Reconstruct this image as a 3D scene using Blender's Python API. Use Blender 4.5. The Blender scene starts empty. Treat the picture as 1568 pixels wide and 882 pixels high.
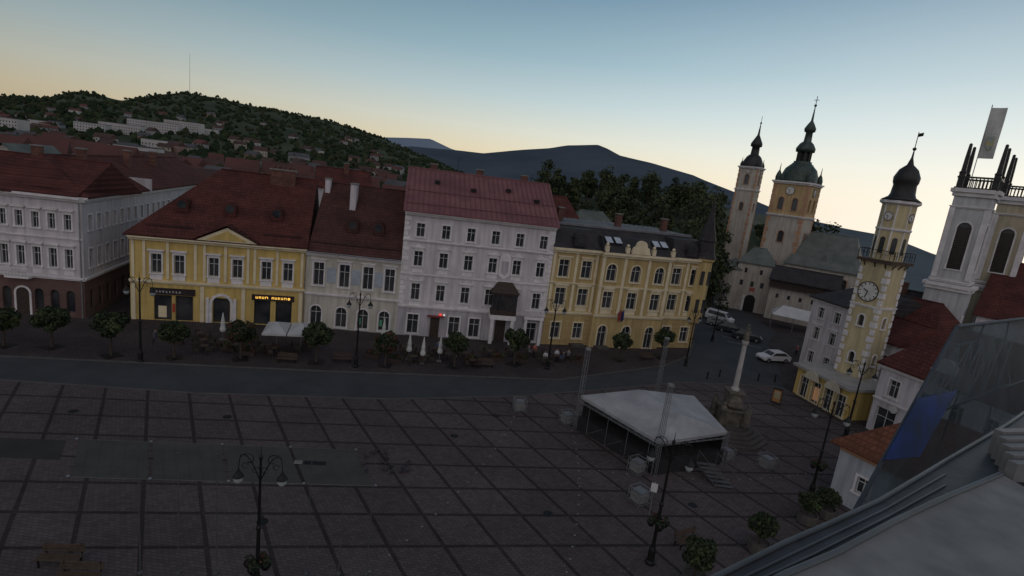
import bpy, math, random
import numpy as np
from mathutils import Matrix, Vector, noise
random.seed(7)
S=bpy.context.scene
COL=S.collection
pi=math.pi
# ------------------------------------------------------------------ materials
MC={}
def mat(name,c1,c2=None,scale=1.0,rough=.8,bump=.0,bscale=None,metal=0,emit=None,kind=None,detail=6,spec=.3):
    if name in MC: return MC[name]
    m=bpy.data.materials.new(name); m.use_nodes=True
    nt=m.node_tree; N=nt.nodes; L=nt.links; b=N['Principled BSDF']
    b.inputs['Roughness'].default_value=rough; b.inputs['Metallic'].default_value=metal
    b.inputs['Specular IOR Level'].default_value=spec
    if c2 is None: c2=tuple(x*.72 for x in c1)
    tc=N.new('ShaderNodeTexCoord'); src=tc.outputs['Object']
    nz=N.new('ShaderNodeTexNoise'); nz.inputs['Scale'].default_value=scale; nz.inputs['Detail'].default_value=detail
    nz.inputs['Roughness'].default_value=.62
    L.new(src,nz.inputs['Vector'])
    mr=N.new('ShaderNodeMapRange'); mr.inputs[1].default_value=.34; mr.inputs[2].default_value=.66
    L.new(nz.outputs[0],mr.inputs[0])
    mx=N.new('ShaderNodeMix'); mx.data_type='RGBA'
    mx.inputs[6].default_value=(*c1,1); mx.inputs[7].default_value=(*c2,1)
    L.new(mr.outputs[0],mx.inputs[0]); col=mx.outputs[2]
    hsrc=None
    if kind=='plaster':   # weather streaks: noise stretched vertically
        mp=N.new('ShaderNodeMapping'); mp.inputs['Scale'].default_value=(2.2,2.2,.18); L.new(src,mp.inputs[0])
        n3=N.new('ShaderNodeTexNoise'); n3.inputs['Scale'].default_value=1; n3.inputs['Detail'].default_value=5; L.new(mp.outputs[0],n3.inputs['Vector'])
        r3=N.new('ShaderNodeMapRange'); r3.inputs[1].default_value=.35; r3.inputs[2].default_value=.7; r3.inputs[3].default_value=1; r3.inputs[4].default_value=.7; L.new(n3.outputs[0],r3.inputs[0])
        sc=N.new('ShaderNodeVectorMath'); sc.operation='SCALE'; L.new(col,sc.inputs[0]); L.new(r3.outputs[0],sc.inputs['Scale']); col=sc.outputs[0]
    if kind in('tiles','brick'):
        w=N.new('ShaderNodeTexBrick')
        sx=N.new('ShaderNodeSeparateXYZ'); cx=N.new('ShaderNodeCombineXYZ'); L.new(src,sx.inputs[0])
        L.new(sx.outputs[0],cx.inputs[0]); L.new(sx.outputs[2 if kind=='tiles' else 1],cx.inputs[1])
        L.new(cx.outputs[0],w.inputs['Vector']); w.inputs['Scale'].default_value=1.0
        w.inputs['Brick Width'].default_value=.35; w.inputs['Row Height'].default_value=.28; w.inputs['Mortar Size'].default_value=.03
        w.inputs['Color1'].default_value=(1,1,1,1); w.inputs['Color2'].default_value=(.68,.68,.68,1); w.inputs['Mortar'].default_value=(.45,.45,.45,1)
        m2=N.new('ShaderNodeMix'); m2.data_type='RGBA'; m2.blend_type='MULTIPLY'; m2.inputs[0].default_value=.8
        L.new(col,m2.inputs[6]); L.new(w.outputs[0],m2.inputs[7]); col=m2.outputs[2]
        hsrc=w.outputs[0]
    L.new(col,b.inputs['Base Color'])
    if bump:
        bp=N.new('ShaderNodeBump'); bp.inputs['Strength'].default_value=bump; bp.inputs['Distance'].default_value=.05
        if hsrc is None:
            n2=N.new('ShaderNodeTexNoise'); n2.inputs['Scale'].default_value=bscale or scale*5; n2.inputs['Detail'].default_value=4
            L.new(src,n2.inputs['Vector']); hsrc=n2.outputs[0]
        L.new(hsrc,bp.inputs['Height']); L.new(bp.outputs[0],b.inputs['Normal'])
    if emit:
        b.inputs['Emission Color'].default_value=(*emit[0],1); b.inputs['Emission Strength'].default_value=emit[1]
    MC[name]=m; return m
def plas(n,c,k=.8): return mat(n,c,tuple(x*k for x in c),.35,.9,.1,8,kind='plaster')
glass=mat('window_glass',(.016,.02,.025),(.06,.06,.06),.45,.15,spec=.35)
white=mat('white_frame',(.55,.55,.53),(.42,.42,.41),2,.6)
whitewall=plas('white_plaster',(.58,.54,.55)); greywall=plas('pale_grey_plaster',(.44,.415,.435))
ltrim=mat('light_trim',(.64,.61,.6),(.48,.46,.45),1.2,.85)
yellow=plas('yellow_plaster',(.58,.42,.14)); ochre=plas('ochre_plaster',(.47,.355,.16)); cream=plas('cream_plaster',(.50,.47,.40))
ytrim=mat('cream_trim',(.63,.55,.37),(.5,.43,.29),1,.85)
beigewall=plas('beige_plaster',(.44,.4,.35))
tile=mat('red_roof_tiles',(.115,.04,.033),(.068,.027,.024),.5,.85,.5,kind='tiles',spec=.1)
tile2=mat('brown_roof_tiles',(.092,.043,.037),(.06,.03,.026),.5,.85,.5,kind='tiles',spec=.1)
redmetal=mat('red_roof_metal',(.19,.085,.085),(.12,.052,.056),.35,.65,.1,spec=.2)
darkroof=mat('dark_roof',(.05,.045,.045),(.028,.026,.028),.8,.7,.3,kind='tiles',spec=.2)
greyroof=mat('grey_green_roof',(.12,.13,.12),(.07,.08,.07),.4,.75,.2)
copper=mat('aged_copper',(.06,.085,.07),(.03,.042,.037),1.2,.5,.1,metal=.3)
dcopper=mat('dark_copper',(.035,.035,.035),(.02,.02,.02),1.2,.5,.1,metal=.3)
iron=mat('black_iron',(.02,.02,.02),(.012,.012,.012),3,.5,metal=.5)
steel=mat('steel',(.26,.27,.28),(.18,.18,.19),3,.5,metal=.6)
concrete=mat('concrete',(.2,.2,.19),(.13,.13,.12),1.5,.9,.2)
woodd=mat('dark_wood',(.05,.035,.027),(.028,.02,.015),3,.7,.2)
wood=mat('wood',(.075,.052,.036),(.045,.032,.022),3,.8,.2)
brick=mat('chimney_brick',(.17,.08,.06),(.1,.05,.038),1,.9,.3,kind='tiles')
stone=mat('weathered_stone',(.13,.115,.09),(.055,.05,.043),1.5,.95,.5)
dstone=mat('dark_base_stone',(.085,.075,.068),(.05,.044,.04),.8,.95,.3)
orange=mat('orange_plaster',(.4,.24,.15),(.32,.18,.11),.6,.9)
bark=mat('bark',(.06,.045,.035),(.03,.025,.02),5,.95,.5)
leafA=mat('leaf_green',(.05,.068,.024),(.03,.043,.016),2,.8)
leafB=mat('leaf_dark',(.022,.033,.014),(.014,.022,.01),2,.8)
leafC=mat('leaf_light',(.075,.085,.03),(.05,.06,.022),2,.8)
leafR=mat('leaf_rust',(.1,.042,.025),(.06,.03,.02),2,.8)
black=mat('black_cloth',(.012,.012,.013),(.02,.02,.02),2,.9)
whitecloth=mat('white_canvas',(.31,.31,.31),(.22,.22,.225),.6,.8,.1)
# ------------------------------------------------------------------ builder
class Part:
    def __init__(s,b,name,m): s.b=b;s.name=name;s.m=m;s.v=[];s.f=[];s.smooth=False
    def add(s,vs,fs):
        o=len(s.v); M=s.b.M
        if M is None: s.v+= [tuple(v) for v in vs]
        else: s.v+=[tuple(M@Vector(v)) for v in vs]
        s.f+=[tuple(i+o for i in f) for f in fs]; return s
    def quad(s,*p): return s.add(p,[tuple(range(len(p)))])
    def box(s,x0,x1,y0,y1,z0,z1):
        return s.add([(x0,y0,z0),(x1,y0,z0),(x1,y1,z0),(x0,y1,z0),(x0,y0,z1),(x1,y0,z1),(x1,y1,z1),(x0,y1,z1)],
            [(0,3,2,1),(4,5,6,7),(0,1,5,4),(1,2,6,5),(2,3,7,6),(3,0,4,7)])
    def prism(s,poly,y0,y1):
        n=len(poly); vs=[(x,y0,z) for x,z in poly]+[(x,y1,z) for x,z in poly]
        return s.add(vs,[tuple(range(n)),tuple(range(2*n-1,n-1,-1))]+[(i,i+n,(i+1)%n+n,(i+1)%n) for i in range(n)])
    def slab(s,poly,z0,z1):
        n=len(poly); vs=[(x,y,z0) for x,y in poly]+[(x,y,z1) for x,y in poly]
        return s.add(vs,[tuple(range(n-1,-1,-1)),tuple(range(n,2*n))]+[(i,(i+1)%n,(i+1)%n+n,i+n) for i in range(n)])
    def rev(s,prof,cx=0,cy=0,n=16,rot=0,k=1):
        vs=[];fs=[]
        for r,z in prof:
            for i in range(n):
                a=2*pi*i/n+rot; vs.append((cx+k*r*math.cos(a),cy+k*r*math.sin(a),z))
        for q in range(len(prof)-1):
            for i in range(n):
                j=(i+1)%n; fs.append((q*n+i,q*n+j,(q+1)*n+j,(q+1)*n+i))
        fs.append(tuple(range(n-1,-1,-1))); fs.append(tuple((len(prof)-1)*n+i for i in range(n)))
        return s.add(vs,fs)
    def beam(s,p,q,r,r2=None,n=6):
        p=Vector(p);q=Vector(q); d=(q-p)
        if d.length<1e-6: return s
        z=d.normalized(); x=z.orthogonal().normalized(); y=z.cross(x); r2=r if r2 is None else r2
        vs=[tuple(p+(x*math.cos(2*pi*i/n)+y*math.sin(2*pi*i/n))*r) for i in range(n)]+[tuple(q+(x*math.cos(2*pi*i/n)+y*math.sin(2*pi*i/n))*r2) for i in range(n)]
        return s.add(vs,[(i,(i+1)%n,(i+1)%n+n,i+n) for i in range(n)]+[tuple(range(n-1,-1,-1)),tuple(range(n,2*n))])
    def path(s,pts,r,n=5):
        for a,b in zip(pts[:-1],pts[1:]): s.beam(a,b,r,n=n)
        return s
    def ball(s,c,rx,ry=None,rz=None,n=10,k=6):
        ry=ry or rx; rz=rz or rx; vs=[];fs=[]
        for j in range(1,k):
            t=pi*j/k
            for i in range(n):
                a=2*pi*i/n; vs.append((c[0]+rx*math.sin(t)*math.cos(a),c[1]+ry*math.sin(t)*math.sin(a),c[2]-rz*math.cos(t)))
        m=len(vs); vs+=[(c[0],c[1],c[2]-rz),(c[0],c[1],c[2]+rz)]
        for j in range(k-2):
            for i in range(n): q=(i+1)%n; fs.append((j*n+i,j*n+q,(j+1)*n+q,(j+1)*n+i))
        for i in range(n): q=(i+1)%n; fs.append((m,q,i)); fs.append((m+1,(k-2)*n+i,(k-2)*n+q))
        return s.add(vs,fs)
class B:
    def __init__(s,name,loc=(0,0,0),d=(1,0),scale=1):
        s.name=name;s.loc=loc;s.ang=math.atan2(d[1],d[0]);s.parts={};s.M=None;s.scale=scale
    def p(s,name,m):
        if name not in s.parts: s.parts[name]=Part(s,name,m)
        return s.parts[name]
    def done(s):
        e=bpy.data.objects.new(s.name,None); COL.objects.link(e); e.empty_display_size=.5
        e.location=(*s.loc,0)[:3] if len(s.loc)==2 else s.loc
        e.rotation_euler[2]=s.ang; e.scale=(s.scale,)*3; s.e=e; s.ch=[]
        for n,q in s.parts.items():
            if not q.v: continue
            me=bpy.data.meshes.new(n); me.from_pydata(q.v,[],q.f); me.materials.append(q.m)
            if q.smooth: me.shade_smooth()
            o=bpy.data.objects.new(n,me); COL.objects.link(o); o.parent=e; s.ch.append(o)
        return e
def dup(b,name,loc,ang=0,scale=1):
    e=bpy.data.objects.new(name,None); COL.objects.link(e); e.location=loc if len(loc)==3 else (*loc,0); e.rotation_euler[2]=ang; e.scale=(scale,)*3
    for c in b.ch:
        o=bpy.data.objects.new(c.name.split('.')[0],c.data); COL.objects.link(o); o.parent=e
    return e
def AZ(a,r,z=None):
    a=math.radians(a); return (r*math.sin(a),r*math.cos(a)) if z is None else (r*math.sin(a),r*math.cos(a),z)
def arcpts(cx,cz,r,n=9,a0=pi,a1=0): return [(cx+r*math.cos(a0+(a1-a0)*i/(n-1)),cz+r*math.sin(a0+(a1-a0)*i/(n-1))) for i in range(n)]
# facade with recessed openings. rows: (za,zb,[centres],width,style)
def facade(b,wall,x0,x1,z0,z1,rows,y=0,trim=None,gl=None,fr=None,wn='walls',dep=.25):
    gl=gl or glass; fr=fr or white; trim=trim or ltrim
    W=b.p(wn,wall);G=b.p('window_glass',gl);Fm=b.p('window_frames',fr);T=b.p('trim',trim)
    cur=z0
    for za,zb,xs,w,st in sorted(rows,key=lambda r:r[0]):
        if za>cur+.001: W.quad((x0,y,cur),(x1,y,cur),(x1,y,za),(x0,y,za))
        px=x0
        for c in sorted(xs):
            a=c-w/2;e=c+w/2
            W.quad((px,y,za),(a,y,za),(a,y,zb),(px,y,zb)); px=e
            yi=y+dep
            W.quad((a,y,za),(a,yi,za),(a,yi,zb),(a,y,zb)); W.quad((e,y,za),(e,y,zb),(e,yi,zb),(e,yi,za))
            W.quad((a,y,zb),(a,yi,zb),(e,yi,zb),(e,y,zb)); W.quad((a,y,za),(e,y,za),(e,yi,za),(a,yi,za))
            G.quad((a,yi,za),(e,yi,za),(e,yi,zb),(a,yi,zb))
            arch='a' in st
            if arch:
                r=w/2; pts=arcpts(c,zb-r,r)
                W.add([(a,y,zb)]+[(p,y,q) for p,q in pts[:5]],[(0,1,2,3,4,5)])
                W.add([(e,y,zb)]+[(p,y,q) for p,q in pts[4:]],[(0,1,2,3,4,5)])
                if 't' in st:
                    for (p,q),(p2,q2) in zip(pts[:-1],pts[1:]):
                        k=1+.16/r
                        T.prism([(p,q),(p2,q2),(c+(p2-c)*k,zb-r+(q2-zb+r)*k),(c+(p-c)*k,zb-r+(q-zb+r)*k)],y-.07,y+.02)
            if 'f' in st:
                yf=yi-.06; t=.05
                Fm.box(a,a+t,yf,yi-.01,za,zb);Fm.box(e-t,e,yf,yi-.01,za,zb);Fm.box(c-t/2,c+t/2,yf-.01,yi-.01,za,zb)
                Fm.box(a+t,e-t,yf,yi-.01,zb-t,zb);Fm.box(a+t,e-t,yf,yi-.01,za,za+t);
                zt=za+(zb-za)*.66; Fm.box(a+t,e-t,yf,yi-.01,zt,zt+t)
            if 't' in st:
                T.box(a-.16,a,y-.05,y+.03,za,zb if not arch else zb-w/2);T.box(e,e+.16,y-.05,y+.03,za,zb if not arch else zb-w/2)
                T.box(a-.22,e+.22,y-.13,y+.03,za-.14,za)
                if not arch: T.box(a-.16,e+.16,y-.06,y+.03,zb,zb+.16)
            if 'h' in st: T.box(a-.3,e+.3,y-.25,y+.02,zb+.34,zb+.5); T.box(a-.1,e+.1,y-.09,y+.02,zb+.162,zb+.338)
            if 'g' in st:
                T.prism([(a-.3,zb+.4),(e+.3,zb+.4),(c,zb+.85)],y-.22,y+.02); T.box(a-.1,e+.1,y-.09,y+.02,zb+.162,zb+.398)
            if 'p' in st: T.box(a-.1,e+.1,y-.04,y+.02,za-.75,za-.18)
        W.quad((px,y,za),(x1,y,za),(x1,y,zb),(px,y,zb)); cur=zb
    if z1>cur: W.quad((x0,y,cur),(x1,y,cur),(x1,y,z1),(x0,y,z1))
def cornice(b,m,x0,x1,z,h=.35,d=.35,y=0,n='cornice'):
    P=b.p(n,m); P.box(x0-.02,x1+.02,y-d*.5,y+.03,z,z+h*.5); P.box(x0-.04,x1+.04,y-d,y+.03,z+h*.5+.002,z+h)
def body(b,m,x0,x1,y0,y1,z0,z1,n='side_walls'):
    P=b.p(n,m); P.quad((x0,y0,z0),(x0,y1,z0),(x0,y1,z1),(x0,y0,z1)); P.quad((x1,y0,z0),(x1,y0,z1),(x1,y1,z1),(x1,y1,z0)); P.quad((x0,y1,z0),(x1,y1,z0),(x1,y1,z1),(x0,y1,z1))
def roof(b,m,x0,x1,y0,y1,ze,zr,ry=None,xr0=None,xr1=None,th=.18,n='roof'):
    P=b.p(n,m); ry=(y0+y1)/2 if ry is None else ry; xr0=x0 if xr0 is None else xr0; xr1=x1 if xr1 is None else xr1
    z=ze; vs=[(x0,y0,z-th),(x1,y0,z-th),(x1,y1,z-th),(x0,y1,z-th),(x0,y0,z),(x1,y0,z),(x1,y1,z),(x0,y1,z),(xr0,ry,zr),(xr1,ry,zr)]
    P.add(vs,[(0,3,2,1),(0,1,5,4),(1,2,6,5),(2,3,7,6),(3,0,4,7),(4,5,9,8),(6,7,8,9),(5,6,9),(7,4,8)])
    R=b.p('ridge_cap',m); R.beam((xr0,ry,zr),(xr1,ry,zr),.12)
    return lambda y:ze+(zr-ze)*(y-y0)/(ry-y0)
def dormer(b,x,y,z,m,w=1.0,h=1.1):
    P=b.p('dormers',m); P.prism([(x-w/2,z-.3)]+arcpts(x,z+h*.45,w/2,9)+[(x+w/2,z-.3)],y-.55,y+1.4)
    G=b.p('dormer_glass',glass); G.prism(arcpts(x,z+h*.42,w*.36,12,0,2*pi*11/12),y-.58,y-.5)
def chimney(b,x,y,z0,z1,m=None,w=.8,d=.7):
    P=b.p('chimneys',m or brick); P.box(x-w/2,x+w/2,y-d/2,y+d/2,z0,z1); b.p('chimney_caps',concrete).box(x-w/2-.08,x+w/2+.08,y-d/2-.08,y+d/2+.08,z1+.002,z1+.14)
def dv(a,b): return (b[0]-a[0],b[1]-a[1]), math.hypot(b[0]-a[0],b[1]-a[1])
def guard(b,x0,x1,y,z):
    P=b.p('snow_guard',iron);P.beam((x0,y,z+.22),(x1,y,z+.22),.03,n=4);P.beam((x0,y,z+.1),(x1,y,z+.1),.02,n=4)
    n=int((x1-x0)/1.5)
    for i in range(n+1): x=x0+(x1-x0)*i/n;P.beam((x,y,z-.1),(x,y,z+.24),.02,n=4)
# ------------------------------------------------------------------ A: corner building at the left
Ac=(-44.6,54.1); d,_=dv((-52.5,52.8),Ac); LA=17
u=Vector(d).normalized(); Ao=(Ac[0]-u[0]*LA,Ac[1]-u[1]*LA)
b=B('corner_townhouse',Ao,d)
xs=[LA-1.35-1.48*i for i in range(11)]
b_brown=mat('brown_ground_floor',(.13,.08,.068),(.09,.052,.045),.7,.9,.1)
facade(b,b_brown,0,LA,0,4.1,[(.6,2.9,[x for i,x in enumerate(xs) if i!=3],.85,'a')],wn='ground_floor_wall')
b.p('door',woodd).prism([(xs[3]-.6,0),(xs[3]-.6,2.3)]+arcpts(xs[3],2.3,.6)+[(xs[3]+.6,0)],-.03,.1)
b.p('trim',ltrim).prism([(xs[3]-.8,0),(xs[3]-.8,2.3)]+arcpts(xs[3],2.3,.8)+[(xs[3]+.8,0),(xs[3]+.61,0)]+arcpts(xs[3],2.3,.61,9,0,pi)+[(xs[3]-.61,0)],-.08,.02)
facade(b,whitewall,0,LA,4.1,12.6,[(5.3,7.3,xs,.72,'fthp'),(9.3,10.9,xs,.66,'fth')])
cornice(b,ltrim,0,LA,4.05,.35,.25); cornice(b,ltrim,0,LA,8.3,.2,.15); cornice(b,ltrim,0,LA,12.3,.5,.6)
P=b.p('balcony',ltrim);P.box(xs[3]-1.1,xs[3]+1.1,-.8,0,4.0,4.2)
for i in range(8): P.beam((xs[3]-1.05+i*.3,-.75,4.2),(xs[3]-1.05+i*.3,-.75,5),.04,n=5)
P.box(xs[3]-1.1,xs[3]+1.1,-.8,-.7,5.0,5.08)
b.p('back_walls',whitewall).quad((0,0,0),(0,12,0),(0,12,12.6),(0,0,12.6))
b.p('downpipe',steel).beam((LA-.2,-.12,0),(LA-.2,-.12,12.3),.06)
roof(b,tile,-.4,LA-.2,-.5,12,12.82,16.2)
guard(b,1,LA-2,.3,13.2)
chimney(b,LA-7,5,15,17.2);chimney(b,LA-12,4,15,17)
b.done()
b=B('corner_townhouse_wing',Ac,(-.27,.963)); LW=46
xs=[1.6+1.9*i for i in range(int(LW/1.9))]
facade(b,b_brown,0,LW,0,4.1,[(.7,2.8,xs,.9,'')],wn='ground_floor_wall')
facade(b,whitewall,0,LW,4.1,12.6,[(5.3,7.3,xs,.85,'ft'),(9.3,10.9,xs,.8,'ft')])
cornice(b,ltrim,0,LW,4.05,.35,.25); cornice(b,ltrim,0,LW,12.3,.5,.55)
roof(b,tile,.05,LW,-.6,12,12.85,16.4,xr0=5)
for x in(9,21,30): chimney(b,x,3.8,14,17.3)
b.p('parapet',whitewall).box(16,16.4,-.7,6,12.5,14.2)
b.done()
b=B('gable_house',AZ(-46.5,100,0),(.98,.2))
facade(b,beigewall,0,10,0,12,[(8.3,9.9,[2.5,5,7.5],.9,'ft')],trim=ltrim)
body(b,beigewall,0,10,0,10,0,12); b.p('gable',beigewall).prism([(0,12),(10,12),(5,16.3)],0,.3)
R=b.p('roof',greyroof)
R.add([(-.4,-.3,11.8),(5,-.3,16.5),(5,10,16.5),(-.4,10,11.8)],[(0,1,2,3)]); R.add([(10.4,-.3,11.8),(5,-.3,16.5),(5,10,16.5),(10.4,10,11.8)],[(0,1,2,3)])
b.done()
# ------------------------------------------------------------------ B: yellow house with pediment
B0=(-41,55.8);B1=(-23.9,60.6);C1=(-13.3,62.1);D1=(4.5,65.6);E1=(25.9,72.7)
d,W=dv(B0,B1)
b=B('yellow_pediment_house',B0,d)
top=[2.5,4.7,8.1,10.5,13.5,15.8]
facade(b,yellow,0,W,0,4.3,[(.02,2.9,[3.1,5.2,8.95,13.2,15.5],1.75,'')],wn='ground_floor_wall')
facade(b,yellow,0,W,4.3,9.4,[(5.35,7.45,top,1.0,'fthp')],trim=ytrim)
P=b.p('arched_portal',ltrim);P.prism([(7.7,0),(7.7,2.2)]+arcpts(8.95,2.2,1.25)+[(10.2,0),(9.9,0)]+arcpts(8.95,2.2,.95,9,0,pi)+[(8.0,0)],-.12,.02)
P.box(7.4,7.69,-.2,.02,0,2.9);P.box(10.21,10.5,-.2,.02,0,2.9)
P=b.p('pilasters',ytrim)
for x in(.3,1.35,3.6,6.3,7.2,9.3,11.6,12.3,14.65,17.3): P.box(x-.14,x+.14,-.09,.02,4.75,8.8)
for x in(.3,7.0,11.2,17.3): P.box(x-.2,x+.2,-.1,.02,0,4.1)
cornice(b,ytrim,0,W,4.2,.35,.3); cornice(b,ytrim,0,W,8.9,.55,.6)
zr=roof(b,tile,-.4,W+.1,-.6,15,9.5,16.9,ry=7.2,xr0=7.0)
P=b.p('pediment',ytrim); P.prism([(6.5,9.45),(12.6,9.45),(9.55,11.0)],-.62,0.4); b.p('pediment_field',yellow).prism([(7.5,9.6),(11.6,9.6),(9.55,10.65)],-.66,-.5)
P=b.p('pediment_roof',tile); P.add([(6.2,-.85,9.55),(9.55,-.85,11.25),(9.55,1.2,11.25),(6.2,.1,9.6)],[(0,1,2,3)]); P.add([(12.9,-.85,9.55),(9.55,-.85,11.25),(9.55,1.2,11.25),(12.9,.1,9.6)],[(0,1,2,3)])
for x in(4.4,9.2,14.1): dormer(b,x,2.4,zr(2.4)-.1,tile,1.3,1.35)
guard(b,1.5,6,.3,zr(.3));guard(b,13,17,.3,zr(.3))
b.p('chimneys',brick).box(12.6,15.4,6.0,7.4,15.6,17.6); b.p('chimney_caps',concrete).box(12.5,15.5,5.9,7.5,17.602,17.75)
for i in range(5): b.p('chimneys',brick).box(12.7+i*.58,12.98+i*.58,6.1,7.3,17.752,18.1)
body(b,yellow,0,W,0.01,14.5,0,9.4)
sg=b.p('shop_sign_board',mat('dark_sign',(.03,.02,.02))); sg.box(1.9,6.3,-.14,-.01,2.98,3.7); sg.box(12.1,16.6,-.14,-.01,2.95,3.6)
em=b.p('shop_sign_letters',mat('lit_letters',(.8,.45,.05),emit=((1,.55,.1),1.0)))
x=12.5
for i,wd in enumerate((.26,.2,.24,.3,.0,.22,.26,.16,.24,.28)):
    if wd:
        em.box(x,x+.07,-.17,-.145,3.15,3.4);em.box(x+wd-.07,x+wd,-.17,-.145,3.15,3.4)
        em.box(x+.07,x+wd-.07,-.17,-.145,3.15+(.19 if i%2 else 0),3.21+(.19 if i%2 else 0))
    x+=max(wd,.2)+.1
em.prism(arcpts(16.05,3.27,.15,12,0,2*pi*11/12),-.17,-.145)
em2=b.p('shop_sign_letters_white',mat('pale_letters',(.4,.4,.4)))
for i in range(8): em2.box(2.5+i*.32,2.6+i*.32,-.17,-.145,3.2,3.42);em2.box(2.6+i*.32,2.68+i*.32,-.17,-.145,3.2+(i%3)*.08,3.26+(i%3)*.08)
b.p('shop_window_display',mat('lit_interior',(.3,.27,.2),emit=((1,.8,.5),.1))).box(2.6,3.4,.2,.24,.3,1.6)
b.p('red_menu',mat('red_sign',(.4,.05,.04))).box(4.05,4.3,-.05,-.01,1,2)
b.p('downpipe',steel).beam((W-.1,-.12,0),(W-.1,-.12,9),.06)
b.done()
# ------------------------------------------------------------------ C: low house with brown roof
d,W=dv(B1,C1)
b=B('brown_roofed_house',B1,d)
cwin=[1.4,4.3,7.0,9.5]
facade(b,cream,0,W,0,4.1,[(.3,2.75,[1.3,4.2,6.7,9.2],1.25,'aft')],wn='ground_floor_wall')
facade(b,cream,0,W,4.1,9.1,[(5.2,7.9,cwin,1.15,'fth')],trim=mat('ochre_trim',(.48,.35,.16),(.4,.28,.12),1,.85))
cornice(b,ltrim,0,W,4.0,.3,.25); cornice(b,ltrim,0,W,8.7,.45,.5)
P=b.p('stucco_panels',mat('blue_panel',(.33,.36,.4)));
for x in(2.85,5.65,8.25): P.box(x-.5,x+.5,-.05,.02,5.6,7.4)
zr=roof(b,tile2,.12,W-.05,-.5,15,9.2,16.8,ry=7.4)
for x in(4.6,7.6): dormer(b,x,2.3,zr(2.3)-.1,tile2,1.3,1.35)
guard(b,.4,W-.4,.35,zr(.35))
chimney(b,4.0,5.2,13.5,17.0,whitewall,.7,1.6); chimney(b,0.6,6.5,15,17.2,brick,.6,.8)
b.p('gutter',steel).beam((0,-.58,9.12),(W,-.58,9.12),.08)
P=b.p('green_posters',mat('green_poster',(.1,.35,.2))); P.box(8.7,9.0,.1,.14,.8,1.6); P.box(6.2,6.5,.1,.14,.8,1.6)
b.done()
# ------------------------------------------------------------------ D: grey-white tall house
d,W=dv(C1,D1)
b=B('white_palace',C1,d)
cx=[1.9+2.98*i for i in range(6)]; H=15.0
facade(b,greywall,0,W,0,3.6,[(.3,2.7,[1.9,6.9,9.4,16.6],1.3,'ft')],wn='ground_floor_wall')
b.p('door',woodd).box(4.0,5.1,-.04,.02,0,2.6)
b.p('red_door_sign',mat('red_lit',(.5,.05,.04),emit=((1,.08,.05),.8))).box(5.0,5.3,-.2,-.05,2.8,3.0)
b.p('white_lit_sign',mat('white_lit',(.8,.8,.8),emit=((1,.95,.9),.5))).box(5.5,5.7,-.2,-.05,2.8,2.96)
b.p('red_awning',mat('red_cloth',(.2,.04,.04))).box(3.6,5.6,-.5,-.02,2.62,2.74)
facade(b,whitewall,0,W,3.6,H,[(4.5,6.5,cx,1.0,'fthp'),(8.6,10.4,cx,1.0,'ftgp'),(12.1,13.7,cx,.95,'ft')])
cornice(b,ltrim,0,W,3.5,.35,.25); cornice(b,ltrim,0,W,7.5,.2,.15); cornice(b,ltrim,0,W,11.5,.25,.25); cornice(b,ltrim,0,W,14.6,.5,.6)
P=b.p('quoins',ltrim)
for i in range(18):
    w=.75 if i%2 else .5
    for x0,x1 in((.003,w),(W-w,W-.003)): P.box(x0,x1,-.06,.02,3.9+i*.59,4.4+i*.59)
P=b.p('cartouche',ltrim); cc=(cx[3]+cx[4])/2
P.prism([(cc-.7,8.4),(cc-.7,10.5)]+arcpts(cc,10.5,.7,9)+[(cc+.7,10.5),(cc+.7,8.4),(cc,7.9)],-.12,.0)
b.p('cartouche_shield',greywall).prism([(cc-.4,8.9),(cc-.4,10.2),(cc+.4,10.2),(cc+.4,8.9),(cc,8.5)],-.2,-.12)
zr=roof(b,redmetal,-.25,W+.25,-.65,16,15.12,19.9,ry=7.6)
P=b.p('standing_seams',mat('seam_metal',(.13,.055,.055),(.095,.04,.04),1,.5))
x=.1
while x<W:
    P.add([(x-.03,-.6,15.2),(x+.03,-.6,15.2),(x+.03,7.6,19.98),(x-.03,7.6,19.98),(x-.03,-.6,15.1),(x+.03,-.6,15.1),(x+.03,7.6,19.88),(x-.03,7.6,19.88)],[(0,1,2,3),(0,3,7,4),(1,5,6,2)]); x+=.62
for k in(1.2,3.6): P.beam((0,k-.65,15.25+4.78*k/8.25),(W,k-.65,15.25+4.78*k/8.25),.035)
for x,k in((3.5,5),(8,4.2),(12.5,5),(16,3.5)): b.p('roof_hatches',iron).box(x-.3,x+.3,k-.35,k+.35,15.1+4.78*(k+.65)/8.25-.1,15.1+4.78*(k+.65)/8.25+.35)
body(b,greywall,0,W,.01,15.5,0,15)
P=b.p('gable_walls',greywall)
for x in(0,W): P.add([(x,0,14.9),(x,7.6,19.6),(x,15.5,14.9)],[(0,1,2)])
for x in(3,9,15): chimney(b,x,8.4,18.6,20.6,brick,.9,.6)
P=b.p('aerial',iron);P.beam((6,7.6,19.8),(6,7.6,22),.03,n=4);P.beam((5.5,7.6,21.8),(6.5,7.6,21.8),.02,n=4);P.beam((5.6,7.6,21.4),(6.4,7.6,21.4),.02,n=4)
P=b.p('bay_window_frame',woodd); G=b.p('bay_window_glass',glass)
P.box(11.1,14.2,-1.3,0,3.7,4.3); G.box(11.2,14.1,-1.2,0,4.31,6.2); P.box(11.05,14.25,-1.35,0,6.21,6.45)
for i in range(7): P.box(11.1+i*.5,11.18+i*.5,-1.27,-1.19,4.3,6.2)
P.add([(10.9,-1.5,6.46),(14.4,-1.5,6.46),(14.4,0,6.46),(10.9,0,6.46),(11.8,-.1,7.7),(13.5,-.1,7.7)],[(0,1,5,4),(1,2,5),(3,0,4),(0,3,2,1),(2,3,4,5)])
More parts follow.
